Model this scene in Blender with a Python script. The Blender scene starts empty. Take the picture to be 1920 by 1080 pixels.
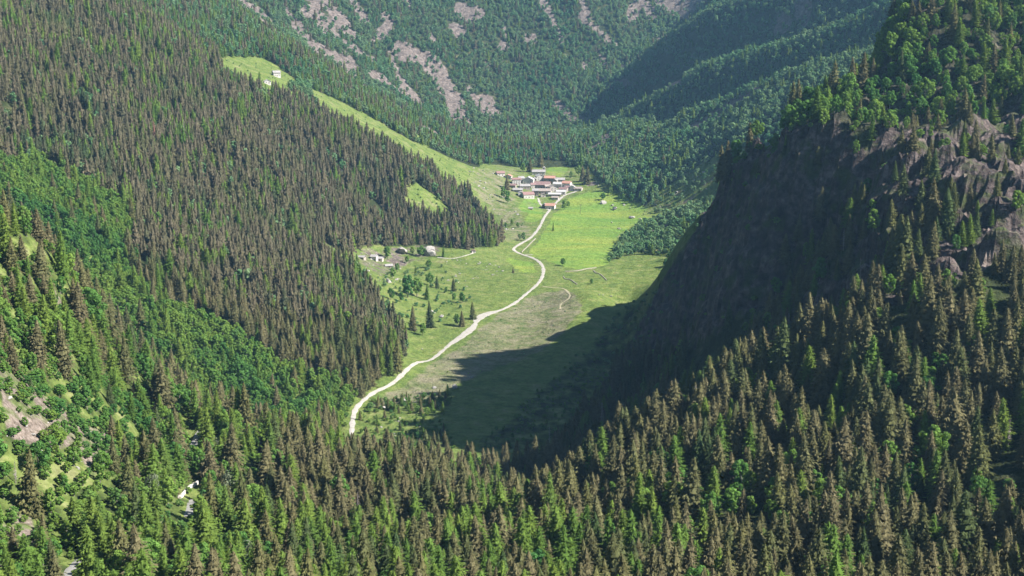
import bpy, math, random
import numpy as np
from mathutils import Vector

random.seed(7)
rng = np.random.default_rng(7)
SC = bpy.context.scene
COL = SC.collection
R = math.radians

# ------------------------------------------------------------------ camera, sky, sun, exposure
CAM_Z, FPX, HORIZON = 285.0, 2600.0, 60.0          # metres, focal length in 1920-px pixels, horizon row
PITCH = math.atan((540 - HORIZON) / FPX)
CP, SP = math.cos(PITCH), math.sin(PITCH)
cam = bpy.data.cameras.new('camera')
cam.lens = 36.0 * FPX / 1920.0
cam.sensor_width = 36.0
cam.clip_start, cam.clip_end = 1.0, 20000.0
cam_ob = bpy.data.objects.new('camera', cam)
cam_ob.location = (0, 0, CAM_Z)
cam_ob.rotation_euler = (math.pi / 2 - PITCH, 0, 0)
COL.objects.link(cam_ob)
SC.camera = cam_ob

SUN_EL = R(40.8)
SUN_AZ = R(103.0)                                   # clockwise from +Y: behind the camera, to the right
to_sun = Vector((math.sin(SUN_AZ) * math.cos(SUN_EL), math.cos(SUN_AZ) * math.cos(SUN_EL), math.sin(SUN_EL)))
sun = bpy.data.lights.new('sun', 'SUN')
sun.energy, sun.angle, sun.color = 5.0, R(0.55), (1.0, 0.965, 0.90)
sun_ob = bpy.data.objects.new('sun', sun)
sun_ob.rotation_euler = to_sun.to_track_quat('Z', 'Y').to_euler()
sun_ob.location = (400, -400, 900)
COL.objects.link(sun_ob)

world = bpy.data.worlds.new('World')
SC.world = world
world.use_nodes = True
wn, wl = world.node_tree.nodes, world.node_tree.links
sky = wn.new('ShaderNodeTexSky')
sky.sky_type = 'NISHITA'
sky.sun_disc = False
sky.sun_elevation, sky.sun_rotation = SUN_EL, SUN_AZ
sky.altitude = 2600.0
wl.new(sky.outputs[0], wn['Background'].inputs[0])
wn['Background'].inputs[1].default_value = 0.05
vs = SC.view_settings
vs.view_transform, vs.look, vs.gamma, vs.use_curve_mapping = 'Standard', 'None', 1.0, False
vs.exposure = 1.5
SC.cycles.use_denoising = True
SC.cycles.max_bounces = 5
SC.cycles.diffuse_bounces = 1
SC.cycles.transmission_bounces = 2
SC.cycles.volume_bounces = 0
SC.cycles.use_adaptive_sampling = True
SC.cycles.adaptive_threshold = 0.02

# ------------------------------------------------------------------ pixel <-> place
def ray(px, py):
    a, b = px - 960.0, py - 540.0
    return a, FPX * CP - b * SP, -FPX * SP - b * CP
def at(px, py, Y):
    dx, dy, dz = ray(px, py)
    t = Y / dy
    return (dx * t, Y, CAM_Z + dz * t)
def project(x, y, z):
    zz = z - CAM_Z
    d = np.maximum(y * CP - zz * SP, 1e-3)
    return 960 + FPX * x / d, 540 - FPX * (y * SP + zz * CP) / d, d

# ------------------------------------------------------------------ noise
def vnoise(x, y, seed=0):
    xi, yi = np.floor(x), np.floor(y)
    fx, fy = x - xi, y - yi
    fx, fy = fx * fx * (3 - 2 * fx), fy * fy * (3 - 2 * fy)
    xi, yi = xi.astype(np.int64), yi.astype(np.int64)
    def h(a, b):
        n = (a * 374761393 + b * 668265263 + seed * 1442695041) & 0xffffffff
        n = ((n ^ (n >> 13)) * 1274126177) & 0xffffffff
        return ((n ^ (n >> 16)) & 0xffff) / 65535.0
    return ((h(xi, yi) * (1 - fx) + h(xi + 1, yi) * fx) * (1 - fy) + (h(xi, yi + 1) * (1 - fx) + h(xi + 1, yi + 1) * fx) * fy) * 2 - 1
def fbm(x, y, size, octv=4, seed=0):
    s, a, t = 0.0, 1.0, 0.0
    for o in range(octv):
        s = s + a * vnoise(x / size + 17.3 * o, y / size - 9.1 * o, seed + o)
        t += a; a *= 0.5; size *= 0.5
    return s / t

# ------------------------------------------------------------------ the lie of the land: surveyed points (picture column, row, metres ahead)
SEEN = [
 # foreground wood, right
 (1900,750,560),(1900,1000,450),(1700,800,560),(1500,750,620),(1500,950,500),(1300,850,580),(1300,770,660),(1150,872,630),
 (1000,978,605),(1000,1050,500),(850,985,605),(700,930,640),(700,1060,500),(550,900,640),(450,900,620),(360,930,590),
 (365,835,690),(130,1065,430),(470,875,660),(1400,700,690),(1150,990,520),
 # foreground left slope
 (0,900,470),(100,800,530),(0,720,520),(200,780,600),(100,620,620),(0,530,620),(0,480,700),(200,690,690),(300,760,720),(400,810,760),
 (150,590,690),(250,900,540),
 # right ridge
 (1240,520,1400),(1262,485,1300),(1300,430,1200),(1340,370,1100),(1380,334,1050),(1500,222,965),(1650,105,1060),(1700,38,1110),(1400,400,980),(1300,560,1070),
 (1250,600,1120),(1200,650,1170),(1500,500,865),(1600,400,810),(1600,258,920),(1700,400,750),(1700,250,880),(1800,400,715),
 (1900,300,800),(1900,450,670),(1900,100,1000),(1800,100,1000),(1800,250,860),(1540,286,885),(1700,550,640),(1600,600,690),(1850,580,620),(1500,620,760),(1420,600,860),
 (1900,0,1080),
 # gully between the two left slopes
 (100,400,1150),(200,520,1080),(300,620,1040),(420,720,1000),(520,790,970),(0,330,1200),
 # left forest slope
 (600,700,1080),(690,640,1150),(560,650,1120),(600,560,1250),(500,600,1150),(400,500,1220),(300,400,1300),(200,300,1380),(100,200,1450),
 (0,100,1500),(0,250,1350),(200,120,1650),(200,0,1850),(0,0,1700),(350,200,1650),(500,300,1600),(500,450,1400),(650,400,1650),
 (750,430,1700),(800,350,1850),(700,285,1850),(600,225,1900),(515,140,2000),(430,116,2050),(600,190,2000),(700,245,2000),(800,300,2020),
 (900,352,2050),(890,415,1900),(300,60,2000),(400,60,2250),(400,0,2450),(550,100,2300),(650,170,2300),(750,230,2300),(850,290,2350),
 (700,482,1570),(800,475,1620),(900,470,1650),(650,510,1400),
 # village
 (1000,350,2150),(1020,322,2280),(1050,312,2350),(935,330,2150),(960,395,1960),(1070,352,2130),
 # notch and back mountain
 (1000,270,2550),(1080,250,2750),(960,225,2900),(800,200,2850),(700,130,2850),(600,80,2850),(500,40,2850),(450,0,2900),(900,150,3050),
 (900,0,3350),(1100,150,3100),(1100,0,3350),(1250,60,3250),(1280,0,3350),(600,0,3150),(750,0,3250),
 # far right slope
 (1180,372,2050),(1250,390,1950),(1320,330,1980),(1250,280,2200),(1400,250,2000),(1350,180,2350),(1500,120,2200),(1600,40,2400),(1700,0,2300),
 (1150,300,2350),(1200,205,2650),(1300,105,2700),(1400,50,2650),(1500,0,2600),(1330,8,2900),(1180,185,2850),(1320,380,1900),
]
HIDDEN = [  # ground nobody sees from here: the drop behind the front wood, back of the ridge, higher slopes, ground under the viewer
 (-300,880,66),(-220,880,33),(-120,860,8),(-380,950,105),(-60,760,36),(-60,850,5),(10,700,38),(10,790,2),(60,760,38),(60,850,6),
 (120,800,66),(120,850,40),(100,1000,4),(234,1600,36),(300,1500,75),(300,1650,66),(400,1500,170),(340,1250,130),
 (0,250,150),(0,0,165),(-200,200,170),(200,200,160),(0,-250,190),(-400,300,270),(-400,700,240),(-600,1000,330),(300,450,175),(300,300,165),
 (400,450,195),(400,740,240),(400,600,225),(560,950,330),(360,800,222),(430,1120,325),(340,1170,225),(250,1110,165),(230,1200,95),(215,1060,178),(188,1130,112),(255,1075,205),(420,900,275),(480,1050,350),(280,1300,85),(210,1400,38),(700,1500,330),(900,2000,480),(900,2600,560),(600,3000,500),(0,4200,900),(-900,4200,980),(900,4200,950),
 (-1000,1500,640),(-1100,2500,860),(-800,2000,560),(-900,3200,720),(0,3700,570),(500,3700,600),(-500,3700,620),(-500,-250,260),(500,-250,240),(1500,3000,900),(2000,4500,1200),(-2000,4500,1300),(1500,1500,600),(-1500,1200,800),(-900,600,480),(800,500,330),
]
def floor_z(y): return 0.03 * (y - 1000.0)
pts = [at(*p) for p in SEEN] + [tuple(map(float, p)) for p in HIDDEN]
for y, xs in ((930,(-110,-60,0,60)),(1000,(-118,-60,0,70)),(1090,(-100,-50,0,50,88)),(1180,(-85,-40,10,60,96)),(1290,(-80,-30,30,90,118)),(1400,(-60,-20,40,100,135)),
              (1520,(-40,10,60,110,150)),(1650,(-10,50,110,150)),(1780,(20,80,140)),(1900,(20,80,150)),(2010,(40,100,150))):
    for x in xs: pts.append((float(x), float(y), floor_z(y)))
P = np.array(pts)
CREL = 45.0
def rbf_fit(P):
    n = len(P)
    q = P[:, :2] / 1000
    A = np.sqrt(((q[:, None] - q[None]) ** 2).sum(-1) + (CREL / 1000) ** 2)
    B = np.c_[np.ones(n), q]
    M = np.block([[A, B], [B.T, np.zeros((3, 3))]])
    M[:n, :n] += np.eye(n) * 1e-4
    return np.linalg.solve(M, np.r_[P[:, 2], 0, 0, 0]), q
W_RBF, Q_RBF = rbf_fit(P)
def base_height(x, y):
    x, y = x / 1000, y / 1000
    z = W_RBF[-3] + W_RBF[-2] * x + W_RBF[-1] * y
    for w, (qx, qy) in zip(W_RBF[:-3], Q_RBF):
        z = z + w * np.sqrt((x - qx) ** 2 + (y - qy) ** 2 + (CREL / 1000) ** 2)
    return z

# the sheet of ground: rows at growing spacing away from the viewer
S_OFF, S_MIN, S_MAX, NR, NC, UM = 350.0, 120.0, 4950.0, 860, 640, 0.62
KR = math.log(S_MAX / S_MIN) / (NR - 1)
s_rows = S_MIN * np.exp(KR * np.arange(NR))
u_cols = np.linspace(-UM, UM, NC)
GX = s_rows[:, None] * u_cols[None]
GY = np.repeat((s_rows - S_OFF)[:, None], NC, 1)
GZ = base_height(GX, GY)

def poly_mask(px, py, poly):
    inside = np.zeros(np.shape(px), bool)
    n = len(poly)
    for i in range(n):
        x1, y1 = poly[i]; x2, y2 = poly[(i + 1) % n]
        if y1 == y2: continue
        c = (y1 > py) != (y2 > py)
        inside ^= c & (px < (x2 - x1) * (py - y1) / (y2 - y1) + x1)
    return inside
# ------------------------------------------------------------------ zones of ground cover, surveyed as outlines with a range of distance
Z = {
 'floor': (900, 2330, [(560,880),(640,805),(655,770),(690,725),(745,695),(768,665),(745,615),(705,565),(682,525),(660,500),(640,480),(668,466),(780,464),(860,468),(935,462),(945,440),(925,400),(905,375),
           (880,345),(905,300),(1000,296),(1090,300),(1130,345),(1180,374),(1235,402),(1330,352),(1350,350),(1300,432),(1252,492),(1240,525),(1210,640),(1120,760),(960,960),(700,960)]),
 'strip': (1750, 2300, [(405,106),(470,108),(510,116),(560,158),(640,192),(700,222),(770,262),(860,300),(935,322),(965,380),(1000,440),(945,478),(925,442),(882,368),(800,318),(700,266),(620,222),(575,204),(530,182),(480,160),(425,138)]),
 'strip_b': (2050, 2420, [(762,244),(785,252),(805,266),(800,272),(780,264)]),
 'clear_a': (1550, 2000, [(758,352),(776,338),(800,352),(852,402),(842,414),(805,408),(764,392)]),
 'clear_b': (1250, 1600, [(592,450),(622,462),(668,492),(690,510),(668,512),(628,496),(600,476)]),
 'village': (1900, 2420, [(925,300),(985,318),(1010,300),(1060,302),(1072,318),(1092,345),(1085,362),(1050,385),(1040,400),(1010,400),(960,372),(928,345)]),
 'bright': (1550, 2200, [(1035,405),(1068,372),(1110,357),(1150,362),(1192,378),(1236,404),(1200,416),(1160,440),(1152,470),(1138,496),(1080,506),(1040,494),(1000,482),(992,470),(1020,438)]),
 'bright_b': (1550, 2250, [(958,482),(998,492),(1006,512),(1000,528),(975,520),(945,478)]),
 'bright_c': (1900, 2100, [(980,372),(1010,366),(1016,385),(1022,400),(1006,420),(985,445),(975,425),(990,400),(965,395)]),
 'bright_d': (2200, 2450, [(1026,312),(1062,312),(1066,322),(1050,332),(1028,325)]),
 'dry': (950, 1500, [(1060,545),(1090,572),(1065,610),(1010,655),(905,700),(820,740),(690,765),(740,735),(860,655),(930,600),(990,560)]),
 'grove': (1500, 2060, [(1142,492),(1152,462),(1200,425),(1250,405),(1325,372),(1345,372),(1310,425),(1256,482),(1200,478)]),
 'scree_r': (1800, 2300, [(1195,408),(1225,372),(1290,328),(1350,290),(1420,262),(1430,290),(1380,320),(1350,352),(1290,395),(1250,412)]),
 'scree_s': (2300, 2800, [(1100,232),(1150,202),(1215,168),(1290,128),(1300,136),(1230,178),(1165,214),(1110,240)]),
 'scree_t': (1850, 2300, [(1290,240),(1350,205),(1420,165),(1430,172),(1360,215),(1300,250)]),
 'birch_foot': (1900, 2500, [(1060,330),(1100,250),(1200,230),(1300,300),(1240,360),(1180,372),(1120,350)]),
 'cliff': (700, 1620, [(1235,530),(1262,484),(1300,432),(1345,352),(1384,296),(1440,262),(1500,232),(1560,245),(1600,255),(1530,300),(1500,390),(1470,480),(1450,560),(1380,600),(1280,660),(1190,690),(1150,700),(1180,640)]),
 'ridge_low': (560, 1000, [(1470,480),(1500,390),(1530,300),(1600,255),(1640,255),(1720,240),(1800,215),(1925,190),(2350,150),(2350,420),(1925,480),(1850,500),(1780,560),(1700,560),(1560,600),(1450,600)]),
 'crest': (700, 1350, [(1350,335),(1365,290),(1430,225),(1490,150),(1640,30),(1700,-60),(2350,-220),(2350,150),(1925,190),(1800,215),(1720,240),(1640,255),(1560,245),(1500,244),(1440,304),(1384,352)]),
 'pale_rock': (550, 900, [(1925,330),(1880,340),(1835,372),(1820,410),(1850,440),(1800,500),(1770,520),(1850,520),(1925,470)]),
 'bare_left': (380, 720, [(-5,690),(40,712),(100,770),(170,810),(225,812),(215,850),(160,900),(140,840),(60,842),(-5,830)]),
 'bare_left_b': (350, 520, [(-5,950),(40,965),(70,1040),(80,1085),(-5,1085)]),
 'bare_left_c': (500, 760, [(70,530),(100,540),(128,590),(112,620),(80,580)]),
 'gully': (940, 1330, [(-10,300),(60,300),(140,330),(220,380),(260,420),(230,470),(250,520),(330,570),(400,610),(480,660),(560,700),(640,730),(690,740),(650,800),(520,830),(400,770),(260,660),(130,510),(60,420),(-10,390)]),
 'young': (900, 1300, [(672,775),(700,752),(760,742),(850,738),(830,790),(860,850),(800,880),(690,870),(664,830)]),
 'hamlet': (1350, 1720, [(672,460),(830,458),(840,476),(760,500),(720,520),(690,510),(668,490)]),
}
ROCK_E = [ # rock showing through the far woods: column, row, half width, half height, tilt (deg, down to the right), nearest distance
 (440,18,48,26,45,2600),(490,40,38,16,55,2600),(594,5,32,9,20,2500),(639,44,36,12,50,2500),(575,30,14,9,40,2500),(714,64,26,10,-50,2500),(761,100,24,16,40,2500),
 (811,122,38,17,45,2500),(828,147,32,12,50,2500),(855,205,15,26,0,2500),(767,180,38,7,37,2500),(711,148,26,7,30,2500),(694,111,9,8,0,2500),(605,94,32,7,25,2500),
 (667,92,22,7,50,2500),(858,55,20,10,30,2500),(872,22,26,12,45,2500),(1105,44,30,7,40,2500),(1138,70,22,6,42,2500),(910,187,19,13,20,2500),(892,27,14,12,30,2500),
 (942,83,10,8,0,2500),(992,71,12,9,0,2500),(1185,20,11,19,0,2500),(1280,9,32,9,0,2500),(1233,74,9,6,0,2500),(1167,121,6,9,0,2500),(1126,154,7,6,0,2500),(1096,124,6,8,0,2500),
 (1505,25,15,17,0,1900),(1470,40,12,10,0,1900),(1715,8,26,14,0,800),(805,245,20,4,30,1900),(150,100,5,20,-50,1400),(200,165,4,8,0,1400),(525,375,8,6,0,1300),
 (1128,270,26,7,-40,1900),(1170,330,14,5,-10,2000),(1240,425,22,5,-25,1600),(1110,345,14,4,0,2000)]
def warp(x, y, Y, amt=1.0):
    k = amt * 1300.0 / np.maximum(Y, 300)
    return 9 * k * fbm(x, y, 38, 3, 51), 5 * k * fbm(x, y, 38, 3, 77)
def in_zone(name, px, py, Y):
    y0, y1, poly = Z[name]
    return (Y > y0) & (Y < y1) & poly_mask(px, py, poly)
def rock_mask(px, py, Y):
    m = np.zeros(np.shape(px))
    for cx, cy, rx, ry, t, ymin in ROCK_E:
        c, s = math.cos(R(t)), math.sin(R(t))
        a, b = (px - cx) * c + (py - cy) * s, -(px - cx) * s + (py - cy) * c
        m = np.maximum(m, np.where(Y > ymin, 1.3 - np.sqrt((a / rx) ** 2 + (b / ry) ** 2), 0))
    return m

def streaks(x, y, Y):
    """bare chutes of rock running down the far slopes"""
    s_ = fbm(x * 1.3 + 0.45 * y, y * 0.22, 46, 3, 207) + 0.35 * fbm(x, y, 140, 2, 209)
    return np.where(Y > 2550, s_, -1)
def smooth(a, b, t):
    t = np.clip((t - a) / (b - a), 0, 1); return t * t * (3 - 2 * t)

gpx, gpy, _ = project(GX, GY, GZ)
wx, wy = warp(GX, GY, GY)
gpx_w, gpy_w = gpx + wx, gpy + wy
def blur(a, n=2):
    for _ in range(n):
        b = a.copy()
        b[1:-1, 1:-1] = (a[1:-1, 1:-1] * 2 + a[:-2, 1:-1] + a[2:, 1:-1] + a[1:-1, :-2] + a[1:-1, 2:]) / 6
        a = b
    return a
zm = {k: blur(in_zone(k, gpx_w, gpy_w, GY).astype(float)) for k in Z}
flat = np.clip(zm['floor'] + zm['village'] + zm['bright'], 0, 1)
flat = blur(flat, 6)
meadow = np.clip(zm['strip'] + zm['strip_b'] + zm['clear_a'] + zm['clear_b'], 0, 1)
rk_n = fbm(GX, GY, 55, 4, 66)
rk_b = rock_mask(gpx_w, gpy_w, GY)
rock = np.where(rk_b > 0.02, np.clip((rk_b + 0.45 * rk_n) * 2.4, 0, 1), 0)
ridge = blur(np.clip(zm['cliff'] + zm['ridge_low'] + zm['crest'] * 0.7 + zm['pale_rock'], 0, 1), 4)
bare = np.clip(zm['bare_left'] + zm['bare_left_b'] + zm['bare_left_c'], 0, 1)

# relief: swells on the slopes, ledges on the ridge, crags where rock shows, nearly nothing on the valley floor
amp = (1 - flat) * (1 - 0.75 * meadow)
far = smooth(700, 2600, GY)
GZ = GZ + amp * (2.5 + 7 * far) * fbm(GX, GY, 90, 4, 3)
GZ = GZ + flat * 0.9 * fbm(GX, GY, 60, 4, 9)
hump = np.abs(fbm(GX * 1.0, GY * 0.55, 30 + 0 * GX, 4, 21))
ledge = blur(np.clip(zm['cliff'] + zm['ridge_low'] + zm['pale_rock'] + 0.35 * zm['crest'], 0, 1), 8)
GZ = GZ + ledge * (13.0 * (hump - 0.3))
step = 19.0
tz = (GZ - 0.3 * GX + 0.25 * GY + 8 * fbm(GX, GY, 60, 3, 33)) / step
fr = tz - np.floor(tz)
GZ = GZ + ledge * 0.75 * step * (smooth(0.36, 0.64, fr) - fr)
GZ = GZ + ledge * (8.0 * (np.abs(fbm(GX, GY * 0.7, 19, 4, 41)) - 0.2) + 2.2 * fbm(GX, GY, 7, 2, 43))
crag = np.clip(rock, 0, 1)
q_ = fbm(GX, GY * 0.8, 24, 3, 301) * 5
GZ = GZ + ledge * 3.2 * (np.floor(q_) + smooth(0.35, 0.65, q_ - np.floor(q_)) - q_ * 0.4)
GZ = GZ + crag * (1.5 + 9 * far) * (np.abs(fbm(GX, GY, 26, 4, 61)) - 0.15) + bare * 1.4 * fbm(GX, GY, 7, 3, 8)
# spurs and gullies running down the far right slope and the back mountain
spur = zm['birch_foot'] * 0 + ((GY > 1950) & (GX > 180)) * smooth(1950, 2150, GY) * smooth(180, 330, GX)
fspur = 0.8 * GX + 0.6 * GY + 14 * fbm(GX, GY, 120, 2, 15)
ridgeline = np.cos((fspur - 1790) / 200 * 2 * math.pi)
GZ = GZ + spur * 21 * ridgeline * smooth(1580, 1680, fspur) * (1 - smooth(2050, 2150, fspur)) * (1 - smooth(2850, 3050, GY))
backm = smooth(2750, 3000, GY) * (1 - smooth(3600, 3900, GY))
GZ = GZ + backm * 26 * (np.abs(fbm(GX + 0.35 * GY, GY * 0.3, 170, 3, 71)) - 0.25)

def height(x, y):
    x, y = np.asarray(x, float), np.asarray(y, float)
    s = np.maximum(y + S_OFF, S_MIN * 1.001)
    fi = np.clip(np.log(s / S_MIN) / KR, 0, NR - 1.001)
    fj = np.clip((x / s + UM) / (2 * UM) * (NC - 1), 0, NC - 1.001)
    i, j = fi.astype(int), fj.astype(int)
    a, b = fi - i, fj - j
    return (GZ[i, j] * (1 - a) + GZ[i + 1, j] * a) * (1 - b) + (GZ[i, j + 1] * (1 - a) + GZ[i + 1, j + 1] * a) * b
YS = np.concatenate([np.arange(250, 1400, 1.0), np.arange(1400, 4400, 2.0)])
def lift(px, py, ymin=250, ymax=4400):
    """the first ground that the line of sight through a picture point meets"""
    dx, dy, dz = ray(px, py)
    ys = YS[(YS >= ymin) & (YS <= ymax)]
    x, z = dx / dy * ys, CAM_Z + dz / dy * ys
    below = z - height(x, ys) < 0
    k = int(np.argmax(below)) if below.any() else len(ys) - 1
    return Vector((float(x[k]), float(ys[k]), float(height(x[k], ys[k]))))

# ------------------------------------------------------------------ materials
MATS = {}
def new_mat(name):
    m = bpy.data.materials.new(name); m.use_nodes = True
    nt = m.node_tree
    MATS[name] = m
    return m, nt, nt.nodes, nt.links, nt.nodes['Principled BSDF']
def srgb(h):
    v = [int(h[i:i + 2], 16) / 255 for i in (0, 2, 4)]
    return tuple([(c / 12.92 if c <= 0.04045 else ((c + 0.055) / 1.055) ** 2.4) for c in v]) + (1.0,)
def mixc(nt, fac, a, b, mode='MIX'):
    n = nt.nodes.new('ShaderNodeMix'); n.data_type = 'RGBA'; n.blend_type = mode
    for sock, val in ((n.inputs[0], fac), (n.inputs[6], a), (n.inputs[7], b)):
        if isinstance(val, bpy.types.NodeSocket): nt.links.new(val, sock)
        else: sock.default_value = val
    return n.outputs[2]
def noise_tex(nt, coord, scale, detail=4, rough=0.55, dist=0.0):
    n = nt.nodes.new('ShaderNodeTexNoise'); n.inputs['Scale'].default_value = scale
    n.inputs['Detail'].default_value = detail; n.inputs['Roughness'].default_value = rough; n.inputs['Distortion'].default_value = dist
    nt.links.new(coord, n.inputs['Vector']); return n.outputs[0]
def ramp(nt, fac, stops):
    n = nt.nodes.new('ShaderNodeValToRGB'); el = n.color_ramp.elements
    while len(el) < len(stops): el.new(0.5)
    for e, (p, c) in zip(el, stops):
        e.position = p; e.color = c if len(c) == 4 else tuple(c) + (1,)
    nt.links.new(fac, n.inputs[0]); return n.outputs[0]
def g(v): return (v, v, v, 1)

# ground: one sheet; the cover (grass, rock, dry turf, bare earth) comes from the surveyed zones, colour detail from noise
m, nt, N, L, bsdf = new_mat('ground')
geo = N.new('ShaderNodeNewGeometry').outputs['Position']
def attr(nm):
    a = N.new('ShaderNodeAttribute'); a.attribute_name = nm; return a
a1, a2 = attr('cover_a'), attr('cover_b')
s1, s2 = N.new('ShaderNodeSeparateColor'), N.new('ShaderNodeSeparateColor')
L.new(a1.outputs['Color'], s1.inputs[0]); L.new(a2.outputs['Color'], s2.inputs[0])
mp = N.new('ShaderNodeMapping'); mp.inputs['Scale'].default_value = (0.35, 1.0, 1.0); L.new(geo, mp.inputs[0])
n_big, n_mid, n_fine = noise_tex(nt, mp.outputs[0], 0.026, 4), noise_tex(nt, geo, 0.07, 5, 0.62), noise_tex(nt, geo, 0.5, 3, 0.7)
n_rock = noise_tex(nt, geo, 0.11, 5, 0.68)
forest = ramp(nt, n_mid, [(0.3, (0.020, 0.026, 0.010)), (0.55, (0.040, 0.052, 0.018)), (0.75, (0.085, 0.075, 0.040))])
grass = ramp(nt, n_mid, [(0.28, (0.082, 0.130, 0.030)), (0.5, (0.138, 0.184, 0.044)), (0.72, (0.220, 0.232, 0.080))])
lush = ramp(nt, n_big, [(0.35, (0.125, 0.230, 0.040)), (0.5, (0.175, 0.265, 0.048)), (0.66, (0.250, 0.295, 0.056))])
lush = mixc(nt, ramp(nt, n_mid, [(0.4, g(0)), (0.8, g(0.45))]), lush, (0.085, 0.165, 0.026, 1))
dry = ramp(nt, n_mid, [(0.3, (0.085, 0.125, 0.036)), (0.48, (0.175, 0.178, 0.088)), (0.66, (0.240, 0.215, 0.140))])
rockc = ramp(nt, n_rock, [(0.30, (0.075, 0.058, 0.050)), (0.50, (0.185, 0.145, 0.125)), (0.68, (0.320, 0.258, 0.225))])
rockc = mixc(nt, ramp(nt, n_fine, [(0.35, g(0.55)), (0.65, g(0))]), rockc, (0.075, 0.066, 0.058, 1))
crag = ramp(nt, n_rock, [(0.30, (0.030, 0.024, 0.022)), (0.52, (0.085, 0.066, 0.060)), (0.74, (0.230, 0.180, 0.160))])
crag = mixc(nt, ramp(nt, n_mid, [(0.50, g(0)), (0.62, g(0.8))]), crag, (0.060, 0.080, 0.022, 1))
earth = ramp(nt, n_fine, [(0.3, (0.120, 0.095, 0.072)), (0.55, (0.220, 0.175, 0.145)), (0.75, (0.310, 0.255, 0.220))])
earth = mixc(nt, ramp(nt, n_mid, [(0.46, g(0)), (0.60, g(0.85))]), earth, (0.090, 0.130, 0.030, 1))
def thr(mask, lo, hi):   # ragged edges: the zone's weight against noise
    ad = N.new('ShaderNodeMath'); ad.operation = 'ADD'; L.new(mask, ad.inputs[0])
    sb = N.new('ShaderNodeMath'); sb.operation = 'MULTIPLY_ADD'; L.new(n_mid, sb.inputs[0]); sb.inputs[1].default_value = 0.9; sb.inputs[2].default_value = -0.45
    L.new(sb.outputs[0], ad.inputs[1])
    return ramp(nt, ad.outputs[0], [(lo, g(0)), (hi, g(1))])
c = mixc(nt, thr(s1.outputs[0], 0.35, 0.6), forest, grass)
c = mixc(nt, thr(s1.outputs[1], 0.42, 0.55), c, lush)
c = mixc(nt, thr(s1.outputs[2], 0.35, 0.65), c, dry)
c = mixc(nt, thr(s2.outputs[0], 0.42, 0.58), c, rockc)
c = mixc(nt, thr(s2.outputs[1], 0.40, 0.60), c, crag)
c = mixc(nt, thr(s2.outputs[2], 0.40, 0.60), c, earth)
n_tuft = noise_tex(nt, geo, 0.22, 4, 0.75)
c = mixc(nt, 0.8, c, ramp(nt, n_tuft, [(0.30, g(0.55)), (0.55, g(1.0)), (0.75, g(1.22))]), 'MULTIPLY')
c = mixc(nt, 0.35, c, ramp(nt, n_fine, [(0.25, g(0.3)), (0.75, g(1.1))]), 'MULTIPLY')
L.new(c, bsdf.inputs['Base Color'])
bsdf.inputs['Roughness'].default_value = 0.95
bsdf.inputs['Specular IOR Level'].default_value = 0.1
bmp = N.new('ShaderNodeBump'); bmp.inputs['Strength'].default_value = 0.8; bmp.inputs['Distance'].default_value = 4.0
L.new(n_rock, bmp.inputs['Height']); L.new(bmp.outputs[0], bsdf.inputs['Normal'])

def simple(name, stops, scale, rough=0.9, bump=0.0, detail=5):
    m, nt, N, L, b = new_mat(name)
    geo = N.new('ShaderNodeNewGeometry').outputs['Position']
    n = noise_tex(nt, geo, scale, detail, 0.65)
    L.new(ramp(nt, n, stops), b.inputs['Base Color'])
    b.inputs['Roughness'].default_value = rough; b.inputs['Specular IOR Level'].default_value = 0.2
    if bump:
        bm = N.new('ShaderNodeBump'); bm.inputs['Strength'].default_value = bump; bm.inputs['Distance'].default_value = 0.2
        L.new(n, bm.inputs['Height']); L.new(bm.outputs[0], b.inputs['Normal'])
    return m
simple('gravel', [(0.3, (0.26, 0.235, 0.20)), (0.55, (0.37, 0.34, 0.30)), (0.75, (0.43, 0.40, 0.36))], 0.35)
simple('lane', [(0.3, (0.20, 0.19, 0.175)), (0.7, (0.33, 0.315, 0.29))], 0.6)
simple('track', [(0.3, (0.25, 0.23, 0.12)), (0.6, (0.38, 0.33, 0.22))], 0.5)
simple('boulder', [(0.3, (0.15, 0.135, 0.12)), (0.5, (0.30, 0.275, 0.25)), (0.7, (0.44, 0.41, 0.38))], 0.5, 0.9, 0.6, 8)
simple('plaster', [(0.3, (0.50, 0.46, 0.42)), (0.7, (0.65, 0.61, 0.57))], 0.6)
simple('stone_wall', [(0.3, (0.20, 0.17, 0.145)), (0.5, (0.34, 0.295, 0.25)), (0.7, (0.47, 0.42, 0.37))], 1.4, 0.9, 0.6, 7)
simple('pale_wall', [(0.3, (0.40, 0.355, 0.31)), (0.7, (0.54, 0.49, 0.44))], 0.8)
simple('slate_roof', [(0.3, (0.20, 0.18, 0.175)), (0.5, (0.30, 0.28, 0.27)), (0.7, (0.42, 0.40, 0.385))], 0.9, 0.85, 0.5, 7)
simple('pale_roof', [(0.3, (0.34, 0.325, 0.315)), (0.7, (0.50, 0.48, 0.465))], 0.7, 0.7)
simple('red_roof', [(0.3, (0.20, 0.115, 0.105)), (0.7, (0.31, 0.19, 0.175))], 0.9, 0.8)
simple('orange_roof', [(0.3, (0.34, 0.17, 0.125)), (0.7, (0.47, 0.27, 0.21))], 0.9, 0.8)
simple('maroon_roof', [(0.3, (0.17, 0.105, 0.10)), (0.7, (0.31, 0.20, 0.19))], 0.8, 0.8)
simple('brown_roof', [(0.3, (0.22, 0.175, 0.15)), (0.5, (0.31, 0.255, 0.225)), (0.7, (0.42, 0.355, 0.32))], 0.9, 0.85, 0.5, 7)
simple('timber', [(0.3, (0.06, 0.035, 0.02)), (0.7, (0.14, 0.085, 0.05))], 2.0)
simple('dark_window', [(0.3, (0.012, 0.013, 0.016)), (0.7, (0.03, 0.032, 0.036))], 1.0, 0.25)
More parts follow.
